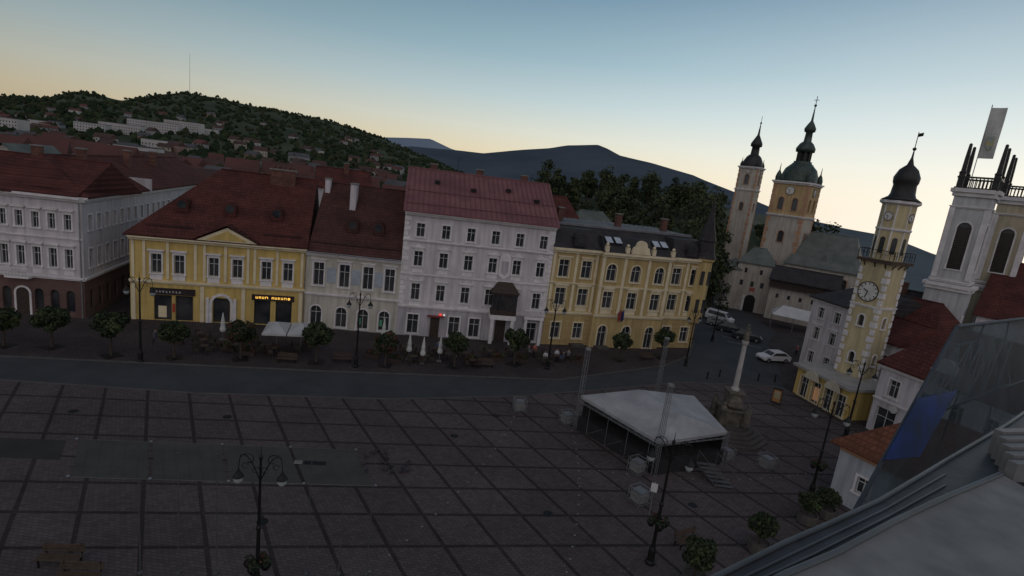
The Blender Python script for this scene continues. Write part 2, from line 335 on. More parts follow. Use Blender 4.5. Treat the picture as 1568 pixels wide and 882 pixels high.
Q=b.p('bay_supports',ltrim); Q.box(11.2,11.6,-1.25,-.85,0,3.1); Q.box(13.7,14.1,-1.25,-.85,0,3.1); Q.box(11.05,14.25,-1.3,-.02,3.1,3.68); b.p('portal_dark',woodd).box(12,13.3,-.05,.03,0,2.9)
P=b.p('balcony_right',ltrim); P.box(15.4,17.9,-.9,0,3.3,3.55)
for i in range(9): P.beam((15.5+i*.29,-.82,3.55),(15.5+i*.29,-.82,4.4),.05)
P.box(15.4,17.9,-.9,-.75,4.4,4.52); P.box(15.5,15.85,-.8,-.5,0,3.28); P.box(17.45,17.8,-.8,-.5,0,3.28)
b.done()
# ------------------------------------------------------------------ E: ochre eclectic house
d,W=dv(D1,E1)
b=B('ochre_town_hall',D1,d)
H=12.6;L0=6.4;R0=16.6
for x0,x1,c,y in((0,L0,[1.7,4.8],0),(R0,W,[18.1,21.0],0),(L0,R0,[8.0,11.5,15.0],-.7)):
    mid=y<0
    facade(b,ochre,x0,x1,0,4.2,[(.9 if not mid else .02,3.0,c,1.25,'aft' if mid else 'ft')],y=y,wn='ground_floor_wall',trim=ytrim)
    facade(b,ochre,x0,x1,4.2,H,[(5.3,7.5,c,1.35,'ftgp' if mid else 'fthp'),(8.9,11.1,c,1.35,'atf' if mid else 'fth')],y=y,trim=ytrim)
    cornice(b,ytrim,x0,x1,4.1,.35,.25,y); cornice(b,ytrim,x0,x1,8.0,.25,.2,y); cornice(b,ytrim,x0,x1,12.0,.6,.6,y)
P=b.p('bay_sides',ochre); P.quad((L0,-.7,0),(L0,0,0),(L0,0,H),(L0,-.7,H)); P.quad((R0,-.7,0),(R0,0,0),(R0,0,H),(R0,-.7,H))
P=b.p('pilasters',ytrim)
for x in(6.7,9.75,13.25,16.3): P.box(x-.2,x+.2,-.85,-.68,4.5,12)
for x in(.3,3.3,6.1,16.9,19.6,W-.3): P.box(x-.17,x+.17,-.1,.02,4.5,12)
P=b.p('rustication',mat('ochre_dark',(.38,.28,.13),(.31,.22,.1),1,.9))
for i in range(6):
    for x0,x1,y in((0.02,.9,0),(2.6,3.9,0),(5.6,6.3,0),(16.7,17.3,0),(18.9,20.1,0),(21.8,W-.02,0)): P.box(x0,x1,y-.06,y+.02,.3+i*.62,.8+i*.62)
P=b.p('mansard_roof',darkroof)
def mans(x0,x1,y0,y1,z0,z1,ins):
    P.add([(x0,y0,z0),(x1,y0,z0),(x1,y1,z0),(x0,y1,z0),(x0+ins*.3,y0+ins,z1),(x1-ins*.3,y0+ins,z1),(x1-ins*.3,y1,z1+.1),(x0+ins*.3,y1,z1+.1)],[(0,1,5,4),(1,2,6,5),(3,0,4,7),(2,3,7,6),(4,5,6,7)])
mans(-.1,W+.2,-.4,15,12.62,15.1,4.2)
mans(-.1,6.0,-.35,6,12.63,14.9,1.4); mans(17,W+.2,-.35,6,12.63,14.9,1.4)
mans(L0-.1,R0+.1,-1.2,6,12.64,14.3,2.2)
P=b.p('roof_metal',mat('roof_metal_light',(.17,.17,.18),(.1,.1,.11),.6,.5)); P.box(.5,W-.5,3.7,4.2,15.1,15.4)
for i in range(26): P.box(1+i*.82,1.3+i*.82,4.3,14.6,15.16,15.34)
P=b.p('skylights',mat('skylight_glass',(.4,.44,.48),(.3,.33,.36),1,.15))
for x in(7.0,8.3,13.9,15.1): P.add([(x,-.2,13.75),(x+.9,-.2,13.75),(x+.9,.8,14.37),(x,.8,14.37)],[(0,1,2,3)])
P=b.p('skylight_frames',iron)
for x in(7.0,8.3,13.9,15.1): P.add([(x-.1,-.32,13.62),(x+1,-.32,13.62),(x+1,.9,14.40),(x-.1,.9,14.40)],[(0,1,2,3)])
P=b.p('roof_ornament',ytrim); P.prism([(10.1,12.65)]+[(10.4,13.5)]+arcpts(11.5,13.6,.8,9)+[(12.6,13.5),(12.9,12.65)],-1.2,-.8)
for x in(6.7,9.6,13.4,16.3): P.box(x-.25,x+.25,-1.2,-.8,12.65,13.4); P.ball((x,-1,13.6),.22)
P=b.p('oval_dormers',darkroof)
for x in(3.2,19.6): P.prism([(x-.8,12.9)]+arcpts(x,13.7,.8)+[(x+.8,12.9)],-.5,1.5); b.p('dormer_glass',glass).prism(arcpts(x,13.7,.5,12,0,2*pi*11/12),-.54,-.48)
for x in(3.5,12.5,20): chimney(b,x,8,15,17,brick)
T=b.p('corner_turret',ochre); T.rev([(1.1,3.8),(1.3,4.6),(1.3,12.3),(1.55,12.5),(1.55,12.8)],W-.4,.4,8,pi/8)
T=b.p('turret_spire',darkroof); T.rev([(1.7,12.81),(1.35,13.6),(1.15,15),(1.25,15.2),(.6,17.4),(.3,19.2),(.12,20.5),(.03,22)],W-.4,.4,8,pi/8)
G=b.p('turret_windows',glass)
for a in(-pi/2-.4,-pi/2+.4,-pi/2-1.2):
    for z in(5.3,9.2): 
        c1_=W-.4+1.25*math.cos(a);c2_=.4+1.25*math.sin(a); G.box(c1_-.25,c1_+.25,c2_-.06,c2_+.06,z,z+1.9)
body(b,ochre,0,W,.01,15,0,12.6)
P=b.p('flag_pole',steel);P.beam((9.6,-.8,4.4),(9.6,-2.0,5.6),.03);P.beam((10,-.8,4.4),(10,-2.0,5.6),.03)
b.p('flag_cloth',mat('flag_red',(.3,.05,.06))).quad((9.6,-1.2,4.8),(9.6,-2,5.55),(9.75,-1.9,4.2),(9.75,-1.2,3.6)); b.p('flag_blue',mat('flag_bluec',(.05,.08,.3))).quad((10,-1.2,4.8),(10,-2,5.55),(10.15,-1.9,4.2),(10.15,-1.2,3.6))
P=b.p('entrance_steps',dstone); P.box(7.1,8.9,-1.8,-.72,0,.3); P.box(3.9,5.7,-1.0,-.02,0,.3)
b.done()
# ------------------------------------------------------------------ houses behind the row
def simple_house(name,loc,d,W,Dp,H,Hr,wall,rf,rows=None,hip=0,z=0,chim=0):
    b=B(name,(loc[0],loc[1],z),d)
    facade(b,wall,0,W,0,H,rows or [],trim=ltrim); body(b,wall,0,W,.01,Dp,0,H)
    roof(b,rf,-.35,W+.35,-.4,Dp+.3,H+.12,Hr,xr0=hip-.35 if hip else None,xr1=W-hip+.35 if hip else None)
    if not hip:
        for x in(0,W): b.p('gables',wall).add([(x,0,H),(x,Dp/2,Hr-.3),(x,Dp,H)],[(0,1,2)])
    for i in range(chim): chimney(b,W*(i+.7)/(chim+.3),Dp*.4,H,Hr+1)
    b.done(); return b
simple_house('red_roofed_house',(-3,92),(.97,.24),14,9,13.6,18,mat('pink_plaster',(.36,.19,.17)),tile,[(11,12.5,[2,5,8,11],1,'ft')],2,chim=1)
simple_house('grey_roofed_house',(9.5,98),(.97,.24),10,9,12,16,beigewall,greyroof,[(9,10.5,[2,5,8],1,'ft')],3)
simple_house('red_roofed_house',(-36,95),(.9,.4),9,8,14.5,18,whitewall,tile,[(11.5,13,[2,4.5,7],.9,'ft')],0,chim=1)
simple_house('green_roofed_hall',(-64,120),(.97,.1),26,12,9,12.5,mat('green_wall',(.16,.22,.2)),mat('green_roof',(.07,.12,.1)),[(4,7,[3,7,11,15,19,23],2,'f')])
simple_house('white_gable_house',(-52,112),(.94,.3),9,9,9,14,whitewall,tile,[(6,7.5,[2,4.5,7],.9,'ft')],0)
# ------------------------------------------------------------------ ground, roads, square
def polar_ground():
    rs=[0,20,60,100,130,160,220,300,450,700,1100,1700,2600,4000,6500]; A=np.linspace(-180,180,145)[:-1]
    vs=[(0,0,0)];fs=[]
    def hz(a,r):
        k=np.clip((a-26)/8,0,1)*np.clip((80-a)/25,0,1); k=k*k*(3-2*k)
        return -k*max(0,r-140)*.085
    for r in rs[1:]:
        for a in A: x,y=AZ(a,r); vs.append((x,y,hz(a,r)))
    n=len(A)
    for i in range(n): fs.append((0,1+(i+1)%n,1+i))
    for k in range(len(rs)-2):
        for i in range(n):
            j=(i+1)%n; fs.append((1+k*n+i,1+k*n+j,1+(k+1)*n+j,1+(k+1)*n+i))
    return vs,fs
def mesh_obj(name,vs,fs,mats,smooth=False,mi=None):
    me=bpy.data.meshes.new(name); me.from_pydata(vs,[],fs)
    for m in mats: me.materials.append(m)
    if mi is not None: me.polygons.foreach_set('material_index',np.array(mi,dtype=np.int32))
    if smooth: me.shade_smooth()
    o=bpy.data.objects.new(name,me); COL.objects.link(o); return o
grass=mat('meadow_ground',(.045,.05,.028),(.027,.032,.018),.02,.95,spec=.1)
vs,fs=polar_ground(); mesh_obj('ground',vs,fs,[grass],True)
def paving():
    m=bpy.data.materials.new('square_paving'); m.use_nodes=True; nt=m.node_tree;N=nt.nodes;L=nt.links;b=N['Principled BSDF']
    b.inputs['Roughness'].default_value=.9; b.inputs['Specular IOR Level'].default_value=.12
    tc=N.new('ShaderNodeTexCoord')
    def dot(v,s):
        n=N.new('ShaderNodeVectorMath');n.operation='DOT_PRODUCT';L.new(tc.outputs['Object'],n.inputs[0]);n.inputs[1].default_value=(v[0]/s,v[1]/s,0);return n.outputs['Value']
    e1=Vector((.98,.19)).normalized();e2=Vector((.56,-.83)).normalized()
    det=e1.x*e2.y-e1.y*e2.x
    f1=(e2.y/det,-e2.x/det); f2=(-e1.y/det,e1.x/det)
    def M(op,a,bv=None,c=None):
        n=N.new('ShaderNodeMath');n.operation=op
        for i,x in enumerate((a,bv,c)):
            if x is None: continue
            if isinstance(x,(int,float)): n.inputs[i].default_value=x
            else: L.new(x,n.inputs[i])
        return n.outputs[0]
    sp=3.0; lines=[];cells=[]
    for f in(f1,f2):
        v=M('ADD',dot(f,sp),.37); fr=M('FRACT',v); cells.append(M('FLOOR',v))
        lines.append(M('LESS_THAN',fr,.08))
    ln=M('MAXIMUM',lines[0],lines[1])
    cb=N.new('ShaderNodeCombineXYZ');L.new(cells[0],cb.inputs[0]);L.new(cells[1],cb.inputs[1])
    wn=N.new('ShaderNodeTexWhiteNoise');L.new(cb.outputs[0],wn.inputs[0])
    br=N.new('ShaderNodeTexBrick');L.new(tc.outputs['Object'],br.inputs[0]);br.inputs['Scale'].default_value=1;br.inputs['Brick Width'].default_value=.3;br.inputs['Row Height'].default_value=.2;br.inputs['Mortar Size'].default_value=.012
    br.inputs['Color1'].default_value=(.098,.08,.08,1);br.inputs['Color2'].default_value=(.074,.06,.06,1);br.inputs['Mortar'].default_value=(.04,.034,.034,1)
    def NZ(scale,det_,lo,hi,a,b2):
        nz=N.new('ShaderNodeTexNoise');nz.inputs['Scale'].default_value=scale;nz.inputs['Detail'].default_value=det_;nz.inputs['Roughness'].default_value=.7;L.new(tc.outputs['Object'],nz.inputs[0])
        mr=N.new('ShaderNodeMapRange');mr.inputs[1].default_value=lo;mr.inputs[2].default_value=hi;mr.inputs[3].default_value=a;mr.inputs[4].default_value=b2;L.new(nz.outputs[0],mr.inputs[0]);return mr.outputs[0]
    k=M('MULTIPLY',NZ(.12,8,.3,.7,.72,1.15),M('MULTIPLY_ADD',wn.outputs[0],.16,.92))
    k=M('MULTIPLY',k,NZ(1.6,4,.35,.45,.88,1.0))
    k=M('MULTIPLY',k,M('MULTIPLY_ADD',ln,-.56,1.0))
    sc=N.new('ShaderNodeVectorMath');sc.operation='SCALE';L.new(br.outputs[0],sc.inputs[0]);L.new(k,sc.inputs['Scale'])
    L.new(sc.outputs[0],b.inputs['Base Color'])
    bp=N.new('ShaderNodeBump');bp.inputs['Strength'].default_value=.3;bp.inputs['Distance'].default_value=.02;L.new(br.outputs[1],bp.inputs['Height']);bp.invert=True;L.new(bp.outputs[0],b.inputs['Normal'])
    return m
pav=paving()
def sheet(name,poly,z,m): return mesh_obj(name,[(x,y,z) for x,y in poly],[tuple(range(len(poly)))],[m])
sidepav=mat('pavement_setts',(.074,.06,.06),(.044,.037,.037),.25,.9,.3,3,kind='brick',spec=.12)
asph=mat('road_asphalt',(.052,.056,.059),(.039,.042,.045),.3,.9,.15,20,spec=.12)
sheet('pavement',[(-90,35),(-90,48),(-60,51.5),(-41,56),(-24,61),(-13.3,62.4),(4.5,66),(26.3,73.2),(33,98),(40,125),(48,130),(64,112),(60,90),(70,80),(70,20),(40,-20),(-60,-20)],.004,sidepav)
sheet('side_lane',[(-44.4,54.3),(-41.2,55.9),(-48,82),(-58,105),(-62,104),(-51,78)],.006,sidepav)
road_lo=[(-90,31),(-60,35.2),(-38.3,38.2),(-24.3,40.1),(-9.2,43.6),(2.3,48.0),(12,53.0),(20,57.5),(28,59.5),(33.3,60.5)]
road_up=[(33.0,112),(30,92),(27.5,76),(24.5,68.5),(20,63),(6.3,53.5),(-16.5,47.9),(-42.2,42.3),(-60,40),(-90,36)]
sheet('square_paving',road_lo+[(34.6,52),(39,44),(42,34),(30,-10),(-60,-10),(-90,0)],.010,pav)
sheet('road',road_lo+[(38,72),(40,80),(46,90),(47,104),(43,118)]+road_up,.014,asph)
def strip(name,pts,w,z0,z1,m):
    b=B(name); P=b.p('kerb_stones',m)
    for a,c in zip(pts[:-1],pts[1:]):
        dd=Vector((c[0]-a[0],c[1]-a[1])).normalized(); n=Vector((-dd.y,dd.x))*w
        P.slab([a,c,(c[0]+n.x,c[1]+n.y),(a[0]+n.x,a[1]+n.y)],z0,z1)
    b.done()
kerbm=mat('kerb_stone',(.085,.08,.075),(.06,.056,.053),1,.9)
strip('kerb',road_lo,.2,.0,.05,kerbm); strip('kerb',list(reversed(road_up)),.2,0,.1,kerbm)
wp=mat('road_paint',(.3,.3,.3),(.17,.17,.17),2,.8)
b=B('road_markings');P=b.p('parking_lines',wp)
for i in range(7): x,y=33.5+i*.35,79+i*3; P.slab([(x,y),(x+4.6,y-1.2),(x+4.65,y-1.08),(x+.05,y+.12)],.0175,.019)
b.done()
deck=mat('grey_green_deck',(.066,.066,.058),(.05,.051,.045),.5,.85,.2,6,spec=.1)
b=B('water_feature_panels');P=b.p('panels',deck);Q=b.p('edge_strips',mat('dull_strip',(.12,.12,.115)))
p0=Vector((-26.9,31.6));p1=Vector((-9.5,34.6));p2=Vector((-7.0,30.6));p3=Vector((-24.2,27.7))
for i in range(4):
    t0=i/4+.008;t1=(i+1)/4-.008
    P.slab([tuple(p3.lerp(p2,t0)),tuple(p3.lerp(p2,t1)),tuple(p0.lerp(p1,t1)),tuple(p0.lerp(p1,t0))],.0,.03)
for t in(0,.25,.5,.75,1):
    a=p3.lerp(p2,t);c=p0.lerp(p1,t)
    for s_ in(a,c): b.p('spouts',steel).rev([(.1,.03),(.1,.1),(.02,.14)],s_.x,s_.y,8)
Q.beam((p0.x,p0.y,.02),(p1.x,p1.y,.02),.02,n=4);Q.beam((p3.x,p3.y,.02),(p2.x,p2.y,.02),.02,n=4)
J=b.p('plate_joints',iron)
for i in range(1,24):
    a=p3.lerp(p2,i/24);c=p0.lerp(p1,i/24);J.beam((a.x,a.y,.026),(c.x,c.y,.026),.008,n=4)
for k in(.25,.5,.75): a=p3.lerp(p0,k);c=p2.lerp(p1,k);J.beam((a.x,a.y,.026),(c.x,c.y,.026),.008,n=4)
b.p('hatch',iron).slab([(-12.3,32.4),(-10.9,32.6),(-10.8,32.2),(-12.2,32.0)],.03,.05); b.p('hatch_stone',concrete).slab([(-12.9,32.3),(-12.4,32.4),(-12.3,32.0),(-12.8,31.9)],.03,.06)
b.p('lower_panel',mat('dark_deck',(.046,.044,.042),(.034,.033,.031),.5,.9,spec=.08)).slab([(-31.5,30.6),(-27.4,31.3),(-26.0,29.2),(-29.8,28.6)],0,.03)
b.done()
b=B('manhole_covers');P=b.p('covers',iron)
for x,y in((-20,37),(-3,38.5),(-12,26),(4,30),(14,33),(-30,35),(0,43),(24,47),(19,29)): P.rev([(.32,.011),(.32,.016)],x,y,16)
b.done()
b=B('inset_paving_markers');P=b.p('discs',mat('marker_stone',(.18,.18,.17)))
def curve(pts,n):
    pts=[Vector(p) for p in pts]
    for i in range(n):
        t=i/(n-1); a=pts[0].lerp(pts[1],t);c=pts[1].lerp(pts[2],t);q=a.lerp(c,t); P.rev([(.07,.012),(.07,.02)],q.x,q.y,8)
curve([(2,48),(1.5,36),(-6,22)],22); curve([(6.5,42),(7,33),(4.5,24)],18); curve([(8,36),(18,36),(26,40)],20)
b.done()
# ------------------------------------------------------------------ trees
def leafcloud(centers,radii,n,size,mats_w,seed=0):
    r=np.random.default_rng(seed); vs=[];fs=[];mi=[]
    for (c,R,k) in zip(centers,radii,n):
        d=r.normal(size=(k,3)); d/=np.linalg.norm(d,axis=1)[:,None]; rad=R*np.cbrt(r.uniform(.15,1,k))[:,None]
        p=np.array(c)+d*rad*np.array([1,1,.85])
        a=r.normal(size=(k,3)); a/=np.linalg.norm(a,axis=1)[:,None]; bb=np.cross(a,d+r.normal(size=(k,3))*.5); bb/=np.linalg.norm(bb,axis=1)[:,None]+1e-6
        s=(size*r.uniform(.6,1.3,k))[:,None]
        q=np.stack([p-a*s,p+bb*s*.7,p+a*s,p-bb*s*.7],1)
        o=len(vs)
        vs.extend(map(tuple,q.reshape(-1,3).tolist())); fs.extend([(o+4*i,o+4*i+1,o+4*i+2,o+4*i+3) for i in range(k)])
        base=r.choice(len(mats_w),p=mats_w); ch=r.random(k)
        mi.extend([base if x<.7 else int(r.choice(len(mats_w),p=mats_w)) for x in ch])
    return vs,fs,mi
def small_tree(mats,seed):
    r=random.Random(seed); cs=[];Rs=[];ns=[]
    for i in range(34):
        th=r.uniform(0,2*pi);ph=math.acos(r.uniform(-1,1));q=r.uniform(.6,.95)
        cs.append((1.1*q*math.sin(ph)*math.cos(th),1.1*q*math.sin(ph)*math.sin(th),2.5+.9*q*math.cos(ph)));Rs.append(r.uniform(.3,.45));ns.append(70)
    cs.append((0,0,2.5));Rs.append(.9);ns.append(620)
    vs,fs,mi=leafcloud(cs,Rs,ns,.13,[.55,.33,.12],seed)
    me=bpy.data.meshes.new('crown'); me.from_pydata(vs,[],fs)
    for m in mats: me.materials.append(m)
    me.polygons.foreach_set('material_index',np.array(mi,dtype=np.int32))
    b=B('t');P=b.p('trunk',bark);P.beam((0,0,0),(.03,0,1.1),.11,.09,8);P.beam((.03,0,1.1),(0,0,1.9),.09,.07,8)
    for i in range(6):
        a=i*pi/3+.3; P.beam((0,0,1.6),(.6*math.cos(a),.6*math.sin(a),2.4+.3*(i%2)),.05,.02)
    b.p('tree_grate',iron).box(-.6,.6,-.6,.6,.02,.05)
    b.me2={}
    for n,q in b.parts.items():
        mm=bpy.data.meshes.new(n);mm.from_pydata(q.v,[],q.f);mm.materials.append(q.m);b.me2[n]=mm
    b.me2['crown']=me
    return b
def place_tree(name,loc,b,scale=1,rot=0):
    e=bpy.data.objects.new(name,None);COL.objects.link(e);e.location=(*loc,0);e.scale=(scale,)*3;e.rotation_euler[2]=rot
    for n,mm in b.me2.items():
        o=bpy.data.objects.new(n,mm);COL.objects.link(o);o.parent=e
pg=[small_tree([leafB,leafA,leafC],1),small_tree([leafB,leafA,leafA],2)]; pr=small_tree([leafB,leafR,leafA],3)
for i,(x,y,k) in enumerate([(-44.2,44.6,0),(-40.8,45.6,0),(-35.2,45.4,0),(-30.3,46.7,0),(-25.0,48.4,1),(-18.3,50.0,0),(-11.8,51.4,1),(-5.0,53.5,0),(1.3,56.7,0),(14.1,62.9,0),(20.1,66.2,0)]):
    place_tree('clipped_street_tree',(x,y),pr if k else pg[i%2],1.1+.08*((i*7)%3-1),i*1.3)
for i,(x,y,s) in enumerate([(16.6,28.8,.72),(11.6,25.3,.8),(21.5,32.6,.62),(23.3,33.6,.62)]):
    b=B('potted_tree_planter',(x,y));P=b.p('planter',dstone);P.rev([(.45,0),(.6,.1),(.65,.75),(.58,.75),(.55,.6)],0,0,12);b.done()
    place_tree('potted_tree',(x,y),pg[i%2],s,i)
def hillz(a,r):
    t=np.clip((r-112)/95,0,1);t=t*t*(3-2*t); k=np.clip((a+3)/6,0,1)*np.clip((31-a)/9,0,1);k=k*k*(3-2*k)
    return 17*t*k*np.clip((330-r)/90,0,1)
vs=[];fs=[];na=50;nr=26
for j in range(nr):
    for i in range(na):
        a=-5+i*40/(na-1); r=108+j*9.2; z=hillz(a,r)-.4+.6*noise.noise(Vector((a*.6,r*.05,0)))*min(1,hillz(a,r)); x,y=AZ(a,r); vs.append((x,y,z))
for j in range(nr-1):
    for i in range(na-1): fs.append((j*na+i,j*na+i+1,(j+1)*na+i+1,(j+1)*na+i))
mesh_obj('wooded_hill',vs,fs,[mat('undergrowth',(.035,.045,.02),(.02,.028,.014),.3,.95,.5)],True)
cs=[];Rs=[];ns=[];trunks=B('hillside_trees')
TP=trunks.p('trunks',bark); r=random.Random(5)
def bigtree(x,y,z,h,R):
    TP.beam((x,y,z),(x,y,z+h*.8),.25,.08,5)
    pointed=r.random()<.3
    for _ in range(13):
        th=r.uniform(0,2*pi);q=r.uniform(.1,.85);zz=r.uniform(.22,1)
        w=R*((1.05-zz)*1.1 if pointed else math.sqrt(max(.08,1-((zz-.55)/.5)**2)))
        TP.beam((x,y,z+h*zz*.7),(x+w*q*math.cos(th)*.8,y+w*q*math.sin(th)*.8,z+h*zz-.9),.07,.02,4)
        cs.append((x+w*q*math.cos(th),y+w*q*math.sin(th),z+h*zz-.8));Rs.append(R*(r.uniform(.2,.34) if pointed else r.uniform(.3,.5)));ns.append(46)
outl=[(-3,-1.5),(-.4,.4),(2.4,2.0),(4,1.4),(5.3,1.6),(8.2,2.4),(10,1.9),(12.8,2.6),(16,2.1),(18.6,2.2),(20,1.2),(21.5,-.1),(23.5,-1),(26,-1),(29,0.1),(31.2,-1.7),(33,-2.2)]
oa=[o[0] for o in outl];oe=[o[1] for o in outl]
for i in range(150):
    a=r.uniform(-1.5,30.5) if i%3 else r.uniform(1,20); rr=r.uniform(122,225)
    if 20.3<a<23.8 and rr<165: continue
    if a>23.8: rr=r.uniform(150,200)
    h0=float(hillz(a,rr)); top=20+rr*math.tan(math.radians(float(np.interp(a,oa,oe))))
    h=r.uniform(7,13)
    h=min(h,(top-h0)*r.uniform(.8,1.08)); h=max(4,min(15,h))
    x,y=AZ(a,rr); bigtree(x,y,h0-.3,h,h*r.uniform(.28,.42))
for a,rr,t in [(2.3,150,2.9),(8.3,185,2.6),(12.7,190,2.9),(6.6,190,2.0),(15.2,185,2.3),(18.4,118,1.6),(19.2,112,.6),(20.0,122,.3),(17.6,125,1.9),(18.8,108,-2.5),(20.3,116,-1.5),(28.9,140,0.0),(29.6,142,-.6),(31.0,138,-1.5),(19.6,108,-3.0),(18.2,104,-1.0),(19.4,102,-4.5),(18.9,100,-5.2),(20.6,110,-4.6)]:
    x,y=AZ(a,rr); h0=float(hillz(a,rr)); h=20+rr*math.tan(math.radians(t))-h0; bigtree(x,y,h0-.3,h,min(4.6,h*.3))
vs,fs,mi=leafcloud(cs,Rs,ns,.4,[.42,.36,.22],9)
trunks.done(); o=mesh_obj('foliage',vs,fs,[leafB,leafA,leafC],mi=mi); o.parent=trunks.e
# ------------------------------------------------------------------ distant hills
def ridge(name,tab,D0,D1,m,n=160,rows=20,foot=-2,rough=.05,pw=1.4,seed=0,sc=1.0):
    ta=[t[0] for t in tab];te=[t[1] for t in tab]; A=np.linspace(ta[0],ta[-1],n); vs=[];fs=[]; 
    def h(a,r):
        t=(r-D0)/(D1-D0); top=20+D1*math.tan(math.radians(float(np.interp(a,ta,te))))
        nz=noise.fractal(Vector((a*.35*sc+seed,r/D1*5,seed)),1.0,2.0,5)
        if t<=1: z=foot+(top-foot)*max(0,t)**pw
        else: z=top-(t-1)*(top-foot)*2
        return z+nz*rough*(top-foot+40)*math.sin(min(1,max(t,0))*pi*.9+.1)
    ts=[i/(rows-1)*1.25 for i in range(rows)]
    for t in ts:
        for a in A: rr=D0+(D1-D0)*t; x,y=AZ(a,rr); vs.append((x,y,h(a,rr)))
    for j in range(rows-1):
        for i in range(n-1): fs.append((j*n+i,j*n+i+1,(j+1)*n+i+1,(j+1)*n+i))
    mesh_obj(name,vs,fs,[m],True); return h
hillm=mat('forest_meadow_hill',(.026,.036,.022),(.065,.072,.042),.0045,.95,.0,detail=9,spec=.05)
leftT=[(-55,1.2),(-47,1.3),(-44,1.4),(-41.5,1.7),(-39.9,2.5),(-38.4,2.6),(-36.7,2.4),(-34.5,3.2),(-32.6,3.8),(-29.8,3.9),(-26.1,3.6),(-20.3,3.4),(-16,2.7),(-11.3,1.4),(-7.2,.1),(-4,-.6),(2,-1)]
hL=ridge('forested_hill',leftT,420,2500,hillm,240,34,-3,.05,pw=1.25,seed=3,sc=1.5)
blue1=mat('forest_painted_haze',(.075,.095,.115),(.055,.072,.092),.0025,1,spec=0)  # bluish base colour stands in for distance haze
blue2=mat('forest_painted_pale_haze',(.2,.24,.3),(.17,.205,.26),.002,1,spec=0)  # farther range: more haze painted into the colour
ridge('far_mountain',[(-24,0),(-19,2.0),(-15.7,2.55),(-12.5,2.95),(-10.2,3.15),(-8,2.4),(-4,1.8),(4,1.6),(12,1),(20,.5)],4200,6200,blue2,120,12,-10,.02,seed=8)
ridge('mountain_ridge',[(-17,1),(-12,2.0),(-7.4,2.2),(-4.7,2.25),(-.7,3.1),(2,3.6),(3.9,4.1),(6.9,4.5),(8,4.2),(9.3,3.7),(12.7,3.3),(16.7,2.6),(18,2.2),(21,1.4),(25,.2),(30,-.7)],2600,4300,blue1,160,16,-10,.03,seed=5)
ridge('valley_hills',[(24,-.4),(29,-.3),(33,-.5),(35.2,-.9),(37.1,-1.5),(40.7,-2.4),(43.6,-3.4),(50,-5)],1500,2600,mat('hill_painted_haze',(.1,.125,.14),(.08,.1,.115),.004,1,spec=0),90,12,-260,.02,seed=2)  # hill colour has aerial haze mixed in
r=random.Random(11); N0=7600
def hz_left(a,rr): return hL(a,rr) if rr>425 else 0
ico=[(0,0,1),(.9,0,.3),(.28,.85,.3),(-.73,.53,.3),(-.73,-.53,.3),(.28,-.85,.3),(.7,.5,-.5),(-.3,.8,-.5),(-.85,0,-.5),(-.3,-.8,-.5),(.7,-.5,-.5)]
icf=[(0,1,2),(0,2,3),(0,3,4),(0,4,5),(0,5,1),(1,6,2),(2,6,7),(2,7,3),(3,7,8),(3,8,4),(4,8,9),(4,9,5),(5,9,10),(5,10,1),(1,10,6)]
vs=[];fs=[];mi=[]
for i in range(N0):
    a=r.uniform(-50,-3); rr=150+2350*(r.random()**1.35)
    if noise.noise(Vector((a*.45,rr/170,1)))<-.12 and rr>500 and r.random()<.85: continue
    if rr<230 and a<-27: continue
    z=hz_left(a,rr); s=r.uniform(2.4,4.4)*(1+rr/4500); x,y=AZ(a,rr); o=len(vs)
    for p in ico:
        j=r.uniform(.7,1.3); vs.append((x+p[0]*s*j,y+p[1]*s*j,z+s*.6+p[2]*s*j*r.uniform(.8,1.2)))
    fs+= [tuple(k+o for k in f) for f in icf]; mi+=[r.choice((0,0,1,2,0))]*len(icf)
mesh_obj('distant_forest',vs,fs,[mat('forest_dark',(.024,.036,.02),(.018,.027,.016),.1,1,spec=0),mat('forest_green',(.04,.055,.026),(.03,.04,.02),.1,1,spec=0),mat('forest_olive',(.045,.05,.027),(.032,.036,.02),.1,1,spec=0)],mi=mi)
b=B('distant_town'); cols=[b.p('white_walls',mat('town_white',(.4,.39,.38),(.3,.29,.28),.05,.9)),b.p('cream_walls',mat('town_cream',(.36,.32,.26),(.28,.25,.2),.05,.9)),b.p('grey_walls',mat('town_grey',(.25,.25,.25),(.2,.2,.2),.05,.9)),b.p('pink_walls',mat('pink_wall',(.28,.18,.15)))]
rfs=[b.p('red_roofs',mat('town_red_roof',(.1,.04,.034),(.065,.03,.026),.05,.9)),b.p('brown_roofs',mat('town_brown_roof',(.07,.04,.034),(.05,.03,.027),.05,.9)),b.p('grey_roofs',mat('town_grey_roof',(.08,.08,.085),(.05,.05,.055),.05,.9))]; wn=b.p('windows',glass)
def th(a,rr,w,dp,h,hr,ci,ri,rot,flat=False):
    x,y=AZ(a,rr); z=hz_left(a,rr)-1
    b.M=Matrix.Translation((x,y,z))@Matrix.Rotation(rot,4,'Z')
    cols[ci].box(-w/2,w/2,-dp/2,dp/2,0,h)
    if flat: rfs[2].box(-w/2-.2,w/2+.2,-dp/2-.2,dp/2+.2,h,h+.5)
    else: rfs[ri].add([(-w/2-.5,-dp/2-.5,h),(w/2+.5,-dp/2-.5,h),(w/2+.5,dp/2+.5,h),(-w/2-.5,dp/2+.5,h),(-w/2-.5,0,h+hr),(w/2+.5,0,h+hr)],[(0,1,5,4),(2,3,4,5),(1,2,5),(3,0,4),(0,3,2,1)])
    n=int(w/3)
    fl=max(1,int(h/3.1))
    for k in range(fl):
        for i in range(n):
            xx=-w/2+(i+.5)*w/n; wn.box(xx-.55,xx+.55,-dp/2-.06,-dp/2+.02,k*3.1+1.2,k*3.1+2.6)
